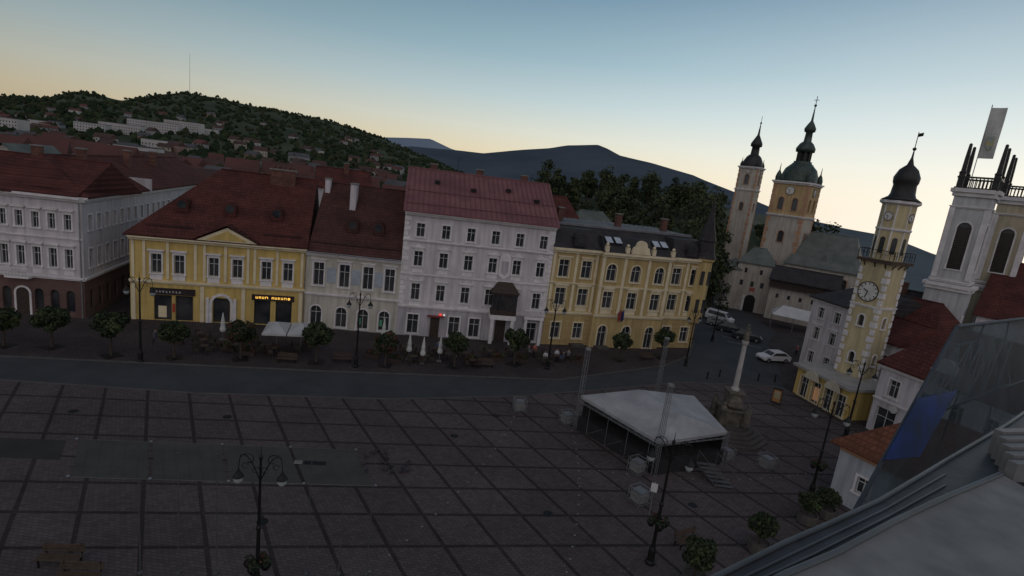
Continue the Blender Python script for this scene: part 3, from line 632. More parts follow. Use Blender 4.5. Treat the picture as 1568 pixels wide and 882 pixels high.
for i in range(200):
    a=r.uniform(-49,-13); rr=r.uniform(190,1500)
    if i%2: rr=r.uniform(190,650)
    if rr<260 and a>-28: continue
    th(a,rr,r.uniform(8,15),r.uniform(8,11),r.uniform(5,8),r.uniform(3,4.5),r.choice((0,1,2,2,3)),r.choice((0,1,1,2)),r.uniform(-.6,.9))
for a,rr,w,h in [(-38.6,800,34,10),(-36.6,830,52,12),(-34.4,850,58,14),(-32.2,870,50,14),(-30.8,900,40,12),(-33.5,620,40,9),(-41.5,850,30,9),(-43.5,700,24,14),(-21.5,420,26,10),(-44.8,330,26,13),(-47,300,20,12),(-35.5,420,24,12)]:
    th(a,rr,w,12,h,3,0 if r.random()<.7 else 1,0,r.uniform(-.15,.25),True)
for a,rr in [(-41.6,285),(-40.4,310),(-38.7,300),(-44,260),(-45.5,270),(-37,280),(-27.5,300),(-16.8,230),(-18.5,250),(-22.5,330),(-24.5,310)]:
    th(a,rr,14,11,9,5.5,r.choice((0,1)),0,r.uniform(-.3,.6))
b.M=None; b.done()
b=B('transmitter_mast',AZ(-31.8,2420,160)); P=b.p('mast',steel)
P.beam((0,0,0),(0,0,160),.7,.4,5); b.done()
# ------------------------------------------------------------------ towers
def onion(P,prof,n=16,rot=0,k=1): P.rev(prof,0,0,n,rot,k); P.smooth=n>10
def clockface(b,y,z,R,x=0,m=None):
    P=b.p('clock_face',m or mat('clock_white',(.6,.58,.54))); P.prism(arcpts(x,z,R,24,0,2*pi*23/24),y-.08,y)
    Rg=b.p('clock_rim',iron)
    for i in range(24):
        a=i*pi/12;a2=(i+1)*pi/12; Rg.beam((x+R*math.sin(a),y-.09,z+R*math.cos(a)),(x+R*math.sin(a2),y-.09,z+R*math.cos(a2)),R*.05,n=4)
    Q=b.p('clock_marks',iron)
    for i in range(12):
        a=i*pi/6; Q.beam((x+R*.72*math.sin(a),y-.1,z+R*.72*math.cos(a)),(x+R*.9*math.sin(a),y-.1,z+R*.9*math.cos(a)),R*.045,n=4)
    Q.beam((x,y-.12,z),(x-R*.45,y-.12,z+R*.2),R*.05,n=4);Q.beam((x,y-.12,z),(x-R*.2,y-.12,z-R*.7),R*.045,n=4)
def four(b,fn):
    for k in range(4): b.M=Matrix.Rotation(k*pi/2,4,'Z'); fn(k)
    b.M=None
vdir=lambda a:(math.cos(math.radians(a)),-math.sin(math.radians(a)))
twall=plas('tower_plaster',(.45,.41,.35))
towoch=plas('tower_ochre',(.48,.34,.17))
b=B('church_tower',AZ(26.1,132,0),vdir(44)); h=3.6
def f(k):
    facade(b,twall,-h,h,0,19.5,[(8,9.8,[0],1,'at'),(14,16.4,[0],1.2,'at')],y=-h,trim=orange)
    facade(b,towoch,-h,h,19.5,26.4,[(20.8,23.4,[-1.4,1.4],1.1,'at')],y=-h,trim=ltrim,wn='belfry_walls')
    cornice(b,ltrim,-h,h,19.4,.4,.4,-h); cornice(b,ltrim,-h,h,26.2,.6,.6,-h)
    Q=b.p('quoins',orange)
    for i in range(22): w=.8 if i%2 else .5; Q.box(-h-.04,-h+w,-h-.06,-h+.02,.5+i*1.18,1.5+i*1.18);Q.box(h-w,h+.04,-h-.06,-h+.02,.5+i*1.18,1.5+i*1.18)
    clockface(b,-h-.05,24.9,.9)
    T=b.p('corner_turrets',copper); T.rev([(.6,26.8),(.65,27.6),(.42,28.4),(.12,29),(.04,30.4)],h-.45,h-.45,8)
four(b,f)
P=b.p('onion_dome',copper); onion(P,[(4.2,26.8),(3.9,27.3),(3.95,28.3),(3.4,29.6),(2.4,30.5),(1.9,31),(2.0,31.2)],k=.9)
for k in range(8):
    a=k*pi/4+pi/8; b.p('lantern_columns',dcopper).beam((1.25*math.cos(a),1.25*math.sin(a),31.2),(1.25*math.cos(a),1.25*math.sin(a),33.3),.2)
b.p('lantern_core',dcopper).rev([(.7,31.2),(.7,33.3)],0,0,8)
P=b.p('upper_onion',copper); onion(P,[(1.9,33.2),(2.0,33.9),(1.4,34.9),(.8,35.4),(.7,37.2),(1.1,37.4),(1.2,38),(.7,38.9),(.25,39.6),(.08,42.5)],k=.95)
P=b.p('finial',iron); P.beam((0,0,42),(0,0,44.6),.07);P.ball((0,0,42.7),.28);P.beam((-.5,0,43.8),(.5,0,43.8),.06)
b.done()
b=B('barbican_tower',AZ(21.9,150,0),vdir(38)); h=2.3
def f(k):
    facade(b,twall,-h,h,0,24.5,[(19.5,21.5,[0],.9,'at')],y=-h,trim=orange)
    facade(b,twall,-h,h,24.5,30,[(26,28.4,[0],1.1,'at')],y=-h,trim=orange,wn='belfry_walls')
    cornice(b,ltrim,-h,h,24.4,.35,.35,-h);cornice(b,ltrim,-h,h,29.8,.5,.5,-h)
    Q=b.p('quoins',orange)
    for i in range(25): w=.5 if i%2 else .35; Q.box(-h-.04,-h+w,-h-.06,-h+.02,.5+i*1.18,1.4+i*1.18);Q.box(h-w,h+.04,-h-.06,-h+.02,.5+i*1.18,1.4+i*1.18)
    T=b.p('corner_turrets',dcopper); T.rev([(.35,30.3),(.4,30.9),(.1,31.6),(.03,32.5)],h-.3,h-.3,8)
    clockface(b,-h-.05,29.1,.45)
four(b,f)
P=b.p('onion_dome',dcopper); onion(P,[(3,30.3),(2.6,30.8),(2.6,31.6),(1.9,32.8),(1.3,33.3),(1.1,33.4),(1.0,35.2),(1.5,35.4),(1.5,36.1),(.8,37.3),(.3,38.2),(.08,41)],k=.9)
P=b.p('finial',iron);P.beam((0,0,40.5),(0,0,42.6),.06);P.ball((0,0,41),.25)
b.done()
b=B('castle_church',AZ(26.6,126,0),vdir(36))
facade(b,twall,0,13,0,10,[(5.5,8.6,[2,5,8,11],1,'at')],trim=orange); body(b,twall,0,13,.01,14,0,10)
roof(b,greyroof,-.4,13.4,-.4,14,10.1,17,xr0=2.5,xr1=11)
P=b.p('apse',twall);P.rev([(3.4,0),(3.4,9)],14,5,8);P=b.p('apse_roof',greyroof);P.rev([(3.8,9.01),(.2,13.5)],14,5,8)
P=b.p('buttresses',twall)
for x in(.4,3.5,6.5,9.5,12.6):P.box(x-.3,x+.3,-.9,.01,0,7.5)
b.p('roof_dormers',greyroof).prism([(6,11.5),(7.2,11.5),(6.6,12.8)],1,4)
b.done()
b=B('castle_gatehouse',AZ(22.5,116,0),vdir(26))
facade(b,beigewall,0,6.4,0,9.6,[(5,6.1,[1.2,3.2,5],.6,''),(7.6,8.6,[1.6,4.4],.5,'')]); body(b,beigewall,0,6.4,.01,8,0,9.6)
b.p('gate',black).prism([(2.4,0),(2.4,2.4)]+arcpts(3.4,2.4,1)+[(4.4,0)],-.03,.05)
b.p('trim',ltrim).box(2.0,2.38,-.1,.02,0,3.2)
b.p('mural',mat('red_mural',(.35,.1,.07))).box(2.9,3.9,-.04,.0,4.1,4.9)
roof(b,greyroof,-.3,6.7,-.3,8.2,9.7,12.6,xr0=2,xr1=4.5)
P=b.p('bastion',beigewall);P.rev([(2.6,0),(2.4,8)],-.8,2,14);P=b.p('bastion_roof',greyroof);P.rev([(2.8,8.01),(.1,10)],-.8,2,14)
b.done()
b=B('castle_wall_house',AZ(25.7,113,0),vdir(31))
facade(b,beigewall,0,11,0,6.3,[(4.2,5,[1.5,3.5,5.5,7.5,9.5],.5,''),(1.2,2.4,[2.5,8],.8,'')]); body(b,beigewall,0,11,.01,7,0,6.3)
P=b.p('wooden_gallery',woodd);P.box(-.2,11.2,-.7,.3,6.3,7.6)
for i in range(12):P.box(-.1+i*1.0,.05+i*1.0,-.85,-.71,6.3,7.6)
roof(b,darkroof,-.4,11.4,-1.1,7.5,7.75,10)
b.done()
b=B('white_marquee',AZ(28.3,106,0),vdir(24));P=b.p('canopy',mat('marquee_cloth',(.5,.5,.5),(.4,.4,.4)));P.add([(-3.6,-2,2.5),(3.6,-2,2.3),(3.8,2,2.6),(-3.6,2,2.7),(-2,0,4.1),(2.4,0,3.9)],[(0,1,5,4),(1,2,5),(2,3,4,5),(3,0,4)])
Q=b.p('posts',steel)
for x in(-3.5,0,3.5):
    for y in(-1.9,1.9):Q.beam((x,y,0),(x,y,2.5),.05)
b.done()
rd=(.26,-.966)
b=B('white_corner_house',(40.4,71.2),(.2,-.98));W=9.5
facade(b,whitewall,0,W,0,9.6,[(1,2.6,[1.8,4.6,7.4],1,'ft'),(4.3,5.9,[1.8,4.6,7.4],1,'fth'),(7.2,8.6,[1.8,4.6,7.4],1,'ft')])
cornice(b,ltrim,0,W,9.3,.4,.45)
body(b,whitewall,0,W,.01,9,0,9.6); roof(b,darkroof,-.4,W+.3,-.5,9.5,9.72,12.2,xr0=3)
b.done()
b=B('linking_house',(41.9,62.0),(.2,-.98))
facade(b,whitewall,.01,5,0,7.4,[(1,2.6,[1.3,3.6],1,'ft'),(4.3,5.9,[1.3,3.6],.9,'ft')]);body(b,whitewall,.01,5,.01,7,0,7.4);roof(b,tile,0,5.2,-.4,7.2,7.5,9.8)
b.done()
b=B('yellow_cafe_pavilion',(33.8,59.3),rd)
facade(b,yellow,0,7.2,0,3.2,[(.02,2.4,[1.3,3.0,4.7,6.3],1.1,'ft')],trim=ytrim);body(b,yellow,0,7.2,.01,6,0,3.2)
b.p('flat_roof',mat('pale_roof',(.33,.31,.28))).box(-.4,7.5,-.5,6.2,3.21,3.5)
b.p('arched_signs',mat('pale_arch',(.5,.45,.35))).prism([(1.6,2.55)]+arcpts(2.6,2.55,1)+[(3.6,2.55)],-.6,-.45)
b.p('arched_signs',ytrim).prism([(4.4,2.55)]+arcpts(5.4,2.55,1)+[(6.4,2.55)],-.6,-.45)
b.p('warm_interior',mat('warm_lit',(.4,.22,.12),emit=((1,.5,.22),.12))).box(2.6,3.3,.2,.23,.3,1.8)
b.done()
b=B('clock_tower',AZ(34.2,70,0),(.45,-.893));h=1.5
ct=plas('clock_tower_plaster',(.54,.455,.27))
def f(k):
    facade(b,ct,-h,h,0,16.2,[(9.2,10.4,[0],.6,'at'),(5,6.2,[0],.6,'at')],y=-h,trim=ltrim)
    if k==0: clockface(b,-h-.02,13.0,1.05)
    Q=b.p('quoins',ltrim)
    for i in range(19): w=.5 if i%2 else .3; Q.box(-h-.03,-h+w,-h-.05,-h+.02,.5+i*.8,1.1+i*.8);Q.box(h-w,h+.03,-h-.05,-h+.02,.5+i*.8,1.1+i*.8)
    R=b.p('gallery_rail',iron);g=h+.35
    for i in range(9): R.beam((-g+i*g/4,-g+.04,16.6),(-g+i*g/4,-g+.04,17.5),.025,n=4)
    R.beam((-g,-g+.04,17.5),(g,-g+.04,17.5),.04,n=4); R.beam((-g,-g+.04,17.1),(g,-g+.04,17.1),.02,n=4)
    Bk=b.p('gallery_brackets',wood)
    for x in(-1.1,0,1.1): Bk.beam((x,-h,15.7),(x,-g,16.2),.07,n=4)
    cornice(b,ltrim,-h,h,11.3,.25,.15,-h)
four(b,f)
b.p('gallery_floor',wood).box(-h-.38,h+.38,-h-.38,h+.38,16.2,16.5)
P=b.p('octagon',ct);P.rev([(1.5,16.51),(1.5,22.4)],0,0,8,pi/8)
P=b.p('octagon_cornice',ltrim);P.rev([(1.53,22.3),(1.85,22.5),(1.85,22.75),(1.5,22.8)],0,0,8,pi/8);P.rev([(1.53,19.6),(1.64,19.7),(1.64,19.85),(1.53,19.9)],0,0,8,pi/8)
for k in range(8):
    b.M=Matrix.Rotation(k*pi/4,4,'Z');yo=-1.5*math.cos(pi/8)
    G=b.p('octagon_windows',glass);G.prism([(-.25,17.2),(-.25,18.7)]+arcpts(0,18.7,.25)+[(.25,17.2)],yo-.03,yo+.02)
    if k in(0,2,4,6): clockface(b,yo,21.1,.46)
    b.p('octagon_pilasters',ltrim).box(-.56,-.44,yo-.06,yo+.02,16.6,22.3)
b.M=None
P=b.p('dome',dcopper);onion(P,[(2.4,22.8),(1.6,23.2),(1.45,23.5),(1.35,24.4),(1.5,24.7),(1.55,25.2),(1.1,26),(.4,26.5),(.14,27.2),(.05,28.2)],k=.77)
P=b.p('weather_vane',iron);P.beam((0,0,28),(0,0,29.8),.04);P.ball((0,0,28.1),.18);P.quad((0,0,29.3),(.5,0,29.4),(.5,0,29.75),(0,0,29.65))
b.done()
b=B('white_shop_house',(37.1,51.0),(.33,-.944));W=11
facade(b,whitewall,0,W,0,6.9,[(.05,2.7,[1.5,4.2,7,9.6],1.9,'f'),(4.0,5.7,[1.6,4.4,7.2,9.8],1.0,'ft')]);body(b,whitewall,0,W,.01,11,0,6.9)
cornice(b,ltrim,0,W,6.5,.4,.4);cornice(b,ltrim,0,W,3.3,.25,.2);roof(b,tile,-.3,W+.3,-.5,11,7.02,11.4,xr0=2)
P=b.p('dormer_front',whitewall);P.prism([(3.6,7.4)]+arcpts(4.9,8.2,.9)+[(6.2,7.4)],.6,1.2)
b.p('shop_sign',mat('round_sign',(.5,.5,.45))).prism(arcpts(2.4,3.1,.35,16,0,2*pi*15/16),-.5,-.4)
b.done()
simple_house('white_gable_house',(46.5,71.0),(.7,-.71),7,7,9.0,12.2,whitewall,darkroof,[(7,8.3,[2,5],.9,'ft')],0,chim=1)
simple_house('red_roofed_house',(43.6,66.0),(.5,-.86),8,7,9.0,12.0,whitewall,tile,[(6.5,7.8,[2,5],.9,'ft')],1.5)
b=B('low_orange_roofed_house',(25.2,36.5),(.5,-.866))
pale=plas('pale_blue_wall',(.42,.45,.48))
facade(b,pale,0,7,0,4.3,[(1.4,2.6,[2,5],.9,'ft')]);body(b,pale,0,7,.01,9,0,4.3)
b.p('orange_band',orange).box(-.02,7,-.03,.0,3.8,4.1);roof(b,mat('orange_tiles',(.19,.075,.045),(.12,.05,.033),.6,.85,.5,kind='tiles',spec=.1),-.5,7.5,-.6,9.4,4.42,7.4,xr0=3)
b.done()
def ctower(loc,col,flag):
    b=B('twin_church_tower',loc,(.70,-.71));h=1.8
    def f(k):
        facade(b,col,-h-.25,h+.25,0,13.8,[(7,10.4,[0],1.2,'at')],y=-h-.25,trim=ltrim,wn='lower_walls')
        cornice(b,ltrim,-h-.25,h+.25,13.4,.8,.45,-h-.25)
        facade(b,col,-h,h,13.8,25.3,[(16,21.6,[0],1.35,'at')],y=-h,trim=ltrim)
        cornice(b,ltrim,-h,h,14.3,.4,.25,-h);cornice(b,ltrim,-h,h,24.6,.9,.5,-h); cornice(b,ltrim,-h,h,23.2,.25,.2,-h)
        Q=b.p('pilasters',ltrim);Q.box(-h-.02,-h+.45,-h-.12,-h+.02,14.8,23.2);Q.box(h-.45,h+.02,-h-.12,-h+.02,14.8,23.2)
        Lv=b.p('louvres',woodd)
        for i in range(18): Lv.box(-.66,.66,-h+.08,-h+.2,16.1+i*.28,16.26+i*.28)
        R=b.p('balustrade',dcopper)
        for i in range(8): R.beam((-1.2+i*.34,-h-.1,25.6),(-1.2+i*.34,-h-.1,26.7),.06,n=5)
        R.box(-h,h,-h-.2,-h,26.7,26.9);R.box(-h-.1,h+.1,-h-.25,-h+.1,25.52,25.65)
        Pn=b.p('pinnacles',dcopper);Pn.rev([(.42,25.6),(.42,27.2),(.5,27.3),(.32,27.5),(.28,29),(.2,30.6),(.04,30.7)],h-.2,h-.2,4,pi/4)
    four(b,f)
    b.p('top_deck',dcopper).box(-h,h,-h,h,25.3,25.5)
    if flag:
        b.p('flag_pole',steel).beam((-.9,0,25.5),(-.9,0,35.3),.05)
        vs=[];fs=[]
        for j in range(9):
            for i in range(5): vs.append((-.9+i*.36,.12*math.sin(j*.7+i*.9),29.2+j*.72))
        for j in range(8):
            for i in range(4):fs.append((j*5+i,j*5+i+1,j*5+i+6,j*5+i+5))
        b.p('banner',mat('banner_cloth',(.5,.5,.47),(.38,.39,.36),.5,.8)).add(vs,fs)
        b.p('banner_emblem',mat('banner_emblem',(.42,.34,.12),(.2,.3,.35),2,.8)).prism([(-.5,31.7),(-.5,30.7),(-.15,30.1),(.2,30.7),(.2,31.7)],-.17,-.14)
    b.done()
ctower(AZ(39.0,85,0),plas('church_white',(.5,.5,.5)),True)
ctower(AZ(41.6,94,0),plas('church_cream',(.48,.42,.3)),False)
b=B('church_nave',(56,64,0),(.70,-.71));body(b,whitewall,0,14,0,20,0,11);facade(b,whitewall,0,14,0,11,[]);roof(b,tile,-.4,15,-.4,20,11.1,17.5);b.done()
# ------------------------------------------------------------------ near roof + glass canopy
b=B('foreground_roof',(0,0,0))
edge=[(1.2,3.1),(2.0,3.63),(2.6,4.04),(3.28,4.44),(4.28,5.11),(5.36,5.79),(6.73,6.61)]
P=b.p('roof_membrane',mat('roof_membrane',(.23,.23,.225),(.17,.17,.168),.7,.8,.15,4,kind='plaster',spec=.15))
P.slab(edge+[(6.77,6.3),(7.6,4.5),(7,0),(3,-2),(.9,1.2)],16.7,17.0)
fl_=mat('grey_flashing',(.1,.11,.12),(.07,.08,.085),1,.5,metal=.4)
Q=b.p('edge_flashing',fl_)
outer=[(1.0,3.35),(1.95,3.95),(2.85,4.57),(3.6,5.05),(4.48,5.63),(6.26,6.95),(8.7,8.75),(11.5,10.9)]
P2=b.p('eaves_ledge',mat('ledge_metal',(.05,.055,.062),(.03,.035,.04),2,.6,.1,metal=.2))
P2.slab(outer+[(11.5,8.5),(7.3,6.9),(6.73,6.5),(5.36,5.7),(4.28,5.0),(2.6,3.9),(1.2,3.0)],16.55,16.93)
def rail(pts,z,r_): 
    for a,c in zip(pts[:-1],pts[1:]): Q.beam((*a,z),(*c,z),r_,n=8)
rail(edge,17.02,.03); rail(outer,16.95,.025)
for fr_ in(.35,.62):
    rail([(a[0]*(1-fr_)+c[0]*fr_,a[1]*(1-fr_)+c[1]*fr_) for a,c in zip(outer[:3]+outer[4:6],edge[1:4]+edge[4:6])],16.94,.012)
PR=b.p('slatted_parapet',mat('parapet_metal',(.17,.17,.17),(.12,.12,.12),1,.6))
for i in range(5): PR.slab([(6.78+i*.12,6.65+i*.2),(9.5+i*.12,7.3+i*.25),(9.55+i*.12,7.2+i*.25),(6.83+i*.12,6.55+i*.2)],16.94,17.2+i*.03)
b.done()
gm=bpy.data.materials.new('tinted_glass');gm.use_nodes=True
nt=gm.node_tree;pb_=nt.nodes['Principled BSDF'];o_=nt.nodes['Material Output'];mx=nt.nodes.new('ShaderNodeMixShader');tr=nt.nodes.new('ShaderNodeBsdfTransparent');tr.inputs[0].default_value=(.36,.45,.5,1)
pb_.inputs['Base Color'].default_value=(.024,.036,.05,1);pb_.inputs['Roughness'].default_value=.55;pb_.inputs['Specular IOR Level'].default_value=.12
tcn=nt.nodes.new('ShaderNodeTexCoord');nzn=nt.nodes.new('ShaderNodeTexNoise');nzn.inputs['Scale'].default_value=.8;nt.links.new(tcn.outputs['Object'],nzn.inputs['Vector'])
mrn=nt.nodes.new('ShaderNodeMapRange');mrn.inputs[1].default_value=.3;mrn.inputs[2].default_value=.7;mrn.inputs[3].default_value=.5;mrn.inputs[4].default_value=.75;nt.links.new(nzn.outputs[0],mrn.inputs[0]);nt.links.new(mrn.outputs[0],mx.inputs[0])
nt.links.new(tr.outputs[0],mx.inputs[1]);nt.links.new(pb_.outputs[0],mx.inputs[2]);nt.links.new(mx.outputs[0],o_.inputs[0])
b=B('glass_roof_canopy')
A0=Vector((5.65,7.7,15));A1=Vector((14.4,14,15));T0=Vector((10.05,11.9,18));T1=Vector((14.5,14.9,18))
b.p('glass_panes',gm).quad(tuple(A0),tuple(A1),tuple(T1),tuple(T0))
Q=b.p('glazing_bars',mat('slate_metal',(.05,.06,.07),(.035,.04,.05),1,.6,metal=.2))
Q.beam(A0.lerp(A1,.33),T0.lerp(T1,.33),.02);Q.beam(A0.lerp(A1,.67),T0.lerp(T1,.67),.02);Q.beam(A0.lerp(T0,.45),A1.lerp(T1,.45),.018)
Q.beam(A0,T0,.04);Q.beam(T0,T1,.05)
off=Vector((.35,.6,-.45))
R=b.p('lattice_truss',mat('lattice_metal',(.5,.53,.55),(.4,.42,.44)))
for i in range(6):
    t=.05+i*.15;t2=t+.15
    lo=A0.lerp(A1,t).lerp(T0.lerp(T1,t),.5)+off;hi=A0.lerp(A1,t).lerp(T0.lerp(T1,t),.95)+off
    lo2=A0.lerp(A1,t2).lerp(T0.lerp(T1,t2),.5)+off;hi2=A0.lerp(A1,t2).lerp(T0.lerp(T1,t2),.95)+off
    R.beam(lo,hi2,.014);R.beam(hi,lo2,.014);R.beam(lo,lo2,.02);R.beam(hi,hi2,.02);R.beam(lo,hi,.012)
off=Vector((-.05,-.08,.06))
b.p('blue_panel',mat('painted_blue_glow',(.015,.05,.22),(.02,.035,.07),1.2,.5,spec=.1)).quad(tuple(A0.lerp(T0,.3)+off),tuple(A0.lerp(A1,.22).lerp(T0.lerp(T1,.22),.22)+off),tuple(A0.lerp(A1,.3).lerp(T0.lerp(T1,.3),.55)+off),tuple(A0.lerp(T0,.58)+off))  # bluish glow in the glass, painted as a coloured quad
b.done()
# ------------------------------------------------------------------ plague column
b=B('marian_column',(20.9,45.6));P=b.p('steps',dstone)
for i in range(5): P.rev([(3.5-i*.42,i*.22),(3.5-i*.42,(i+1)*.22)],0,0,8,pi/8)
P=b.p('pedestal',stone);P.box(-.9,.9,-.9,.9,1.1,2.4);P.box(-1.05,1.05,-1.05,1.05,2.402,2.6);P.box(-.6,.6,-.6,.6,2.602,4.0);P.box(-.75,.75,-.75,.75,4.002,4.15)
Q=b.p('statues',stone)
for k in range(4):
    a=k*pi/2+pi/4;x,y=1.5*math.cos(a),1.5*math.sin(a)
    Q.rev([(.32,1.1),(.4,1.3),(.3,2.2),(.34,2.6),(.22,2.9),(.1,3.0)],x,y,8);Q.ball((x,y,3.15),.17);Q.beam((x-.25,y,2.6),(x+.1,y-.3,2.2),.09)
Q.rev([(.5,2.6),(.8,2.9),(.7,3.4),(.35,3.8)],0,-.5,7)
P=b.p('column_shaft',mat('column_stone',(.36,.34,.32),(.25,.235,.22),1,.8));P.rev([(.36,4.15),(.36,4.3),(.24,4.5),(.22,6),(.18,8.3),(.28,8.5),(.3,8.75)],0,0,14)
Q.rev([(.24,8.76),(.28,9),(.16,9.6),(.2,9.85),(.07,10.0)],0,0,8);Q.ball((0,0,10.13),.12);Q.beam((.05,0,9.8),(.32,-.1,9.5),.045)
b.done()
# ------------------------------------------------------------------ stage
b=B('concert_stage');
Lc,Fc,Rc,Bc=[Vector(p) for p in((6.9,42.6),(12.1,36.3),(18.2,39.4),(17.4,45.6))]
P=b.p('deck',black);P.slab([tuple(Fc),tuple(Rc),tuple(Bc),tuple(Lc)],.9,1.15)
P.add([(*Lc,0.02),(*Fc,0.02),(*Fc,.9),(*Lc,.9)],[(0,1,2,3)]);P.add([(*Fc,0.02),(*Rc,0.02),(*Rc,.9),(*Fc,.9)],[(0,1,2,3)])
c=(Lc+Fc+Rc+Bc)/4
bk=[Lc.lerp(c,.05),Bc.lerp(c,.05),Rc.lerp(c,.05)]
P.add([(*bk[0],1.15),(*bk[1],1.15),(*bk[1],2.9),(*bk[0],2.9)],[(0,1,2,3)]);P.add([(*bk[1],1.15),(*bk[2],1.15),(*bk[2],2.7),(*bk[1],2.7)],[(0,1,2,3)])
C=b.p('canopy',whitecloth);m1=Lc.lerp(Bc,.42);m2=Fc.lerp(Rc,.5)
q=lambda p,z:(p.x,p.y,z)
m1i=m1.lerp(m2,.12);m2i=m2.lerp(m1,.25)
C.add([q(Lc,3.0),q(Fc,2.7),q(Rc,2.8),q(Bc,3.1),q(m1i,3.95),q(m2i,3.85)],[(0,1,5,4),(1,2,5),(2,3,4,5),(3,0,4)])
C.add([q(Lc,3.0),q(Fc,2.7),q(Fc,2.45),q(Lc,2.75)],[(0,1,2,3)]);C.add([q(Fc,2.7),q(Rc,2.8),q(Rc,2.55),q(Fc,2.45)],[(0,1,2,3)])
T=b.p('truss_frame',mat('truss_metal',(.2,.21,.22),(.15,.15,.16),3,.6,metal=.4))
def truss(p,q_,w=.14,n=10):
    p=Vector(p);q_=Vector(q_);d_=(q_-p);z=d_.normalized();x=z.orthogonal().normalized();y=z.cross(x)
    cr=[(x+y)*w,(x-y)*w,(-x-y)*w,(-x+y)*w]
    for i in range(4): T.beam(p+cr[i],q_+cr[i],.022,n=4)
    for k in range(n):
        for i in range(4): T.beam(p+d_*(k/n)+cr[i],p+d_*((k+1)/n)+cr[(i+1)%4],.01,n=3)
b2=(15.2,49.2)
truss((*Lc,0),(*Lc,7.2),n=16);truss((*Fc,0),(*Fc,7.0),n=16); truss((*b2,0),(*b2,7.1),n=16); truss((*Rc,0),(*Rc,2.9),n=6)
for s_,e_ in((Lc,Fc),(Fc,Rc)): truss((*s_,2.55),(*e_,2.4),.12,10)
for p_ in(Lc,Fc,Vector(b2)): b.p('tower_caps',concrete).box(p_.x-.2,p_.x+.2,p_.y-.2,p_.y+.2,7.05,7.2)
W_=b.p('guy_wires',iron)
for p_,e_ in((Lc,(2,44.8)),(Fc,(10.2,32.6)),(Lc,(6.2,43.4)),(Vector(b2),(22,50))): W_.beam((*p_,6.9),(*e_,.5),.01,n=3)
P=b.p('stairs',mat('ramp_metal',(.08,.08,.085)))
for i in range(6): P.box(15.5+i*.18,16.9+i*.18,37.2-i*.3,37.5-i*.3,.9-i*.16,.95-i*.16)
for i in(0,1.4): P.beam((15.5+i,37.4,1.9),(16.5+i,35.7,1.05),.02);P.beam((15.5+i,37.4,.9),(15.5+i,37.4,1.9),.02);P.beam((16.5+i,35.7,0),(16.5+i,35.7,1.05),.02);P.beam((15.5+i,37.4,.85),(16.5+i,35.7,.05),.03)
P=b.p('stage_braces',mat('brace_metal',(.14,.14,.15)))
for t in(.15,.4,.65,.9):
    a_=Lc.lerp(Fc,t);P.beam((a_.x-.02,a_.y-.03,.05),(a_.x-.02,a_.y-.03,2.5),.02);P.beam((a_.x-.02,a_.y-.03,.05),(*(Lc.lerp(Fc,min(1,t+.2))),1.2),.012)
b.done()
bl=None
for x,y,an in((2,44.8,.2),(6.2,43.4,.5),(10.9,36.6,.7),(10.2,32.6,.6),(22,39.8,.5),(18.9,40.4,.5)):
    if bl is None:
        bl=B('ballast_crate',(x,y));P=bl.p('cage',steel);Q=bl.p('concrete_block',concrete);Q.box(-.42,.42,-.42,.42,.12,.7)
        for a in(-.52,.52):
            for c_ in(-.52,.52): P.beam((a,c_,0),(a,c_,1.05),.03,n=4)
            for z in(.08,.55,1.03):P.beam((a,-.52,z),(a,.52,z),.025,n=4);P.beam((-.52,a,z),(.52,a,z),.025,n=4)
            for t in(-.3,-.1,.1,.3):P.beam((a,t,.08),(a,t,1.03),.012,n=3);P.beam((t,a,.08),(t,a,1.03),.012,n=3)
        bl.p('water_tank',mat('tank_plastic',(.16,.17,.18))).box(-.36,.36,-.36,.36,.71,.92)
        bl.ang=an;bl.done()
    else: dup(bl,'ballast_crate',(x,y),an)
# ------------------------------------------------------------------ street lamps
def make_lamp(name,loc,ang,s=1):
    b=B(name,loc,(math.cos(ang),math.sin(ang)),s);P=b.p('pole',iron)
    P.rev([(.28,0),(.28,.15),(.2,.25),(.2,.9),(.13,1.1),(.1,1.3),(.09,3.6),(.13,3.65),(.13,3.75),(.075,3.85),(.055,7.3),(.09,7.35),(.09,7.45),(.02,7.6),(.01,8.0)],0,0,10)
    S_=b.p('scroll_arms',iron);Lp=b.p('lantern_glass',mat('lamp_glass',(.3,.32,.33),(.24,.26,.26),1,.3));Hd=b.p('lantern_hoods',iron)
    for sx in(-1,1):
        pts=[(sx*(.05+.9*t),0,6.3+1.2*math.sin(t*pi*.62)) for t in[i/8 for i in range(9)]];S_.path(pts,.03)
        cx_,cz_=sx*.55,7.25
        S_.path([(cx_+sx*(.42-.035*i)*math.cos(i*.55),0,cz_+(.42-.035*i)*math.sin(i*.55)) for i in range(11)],.022)
        S_.path([(sx*.2+.16*math.cos(i*.7),0,6.75+.16*math.sin(i*.7)) for i in range(9)],.018)
        S_.path([(sx*.7+.14*math.cos(i*.7),0,6.95+.14*math.sin(i*.7)) for i in range(9)],.018)
        x=sx*1.0;S_.beam((sx*.95,0,7.3),(x,0,6.75),.02)
        Hd.rev([(.05,6.75),(.1,6.6),(.24,6.42),(.26,6.36),(.24,6.34)],x,0,10)
        Lp.rev([(.22,6.34),(.2,6.15),(.1,6.02),(.02,6.0)],x,0,10)
    b.done();return b
make_lamp('street_lamp',(-9.9,21.1),.1,.93)
l5=make_lamp('street_lamp',(-32.1,44.8),.2,1.03)
for x,y,a,s in((-14.4,50.1,.3,1),(5.0,56.6,.3,1.05),(22.7,64.2,.5,.95),(9.6,26.6,-.3,1.0),(23.6,36.0,-.5,1.0),(33.2,47.9,-.6,1.0),(30.8,78,.5,1.0)): dup(l5,'street_lamp',(x,y),a,s)
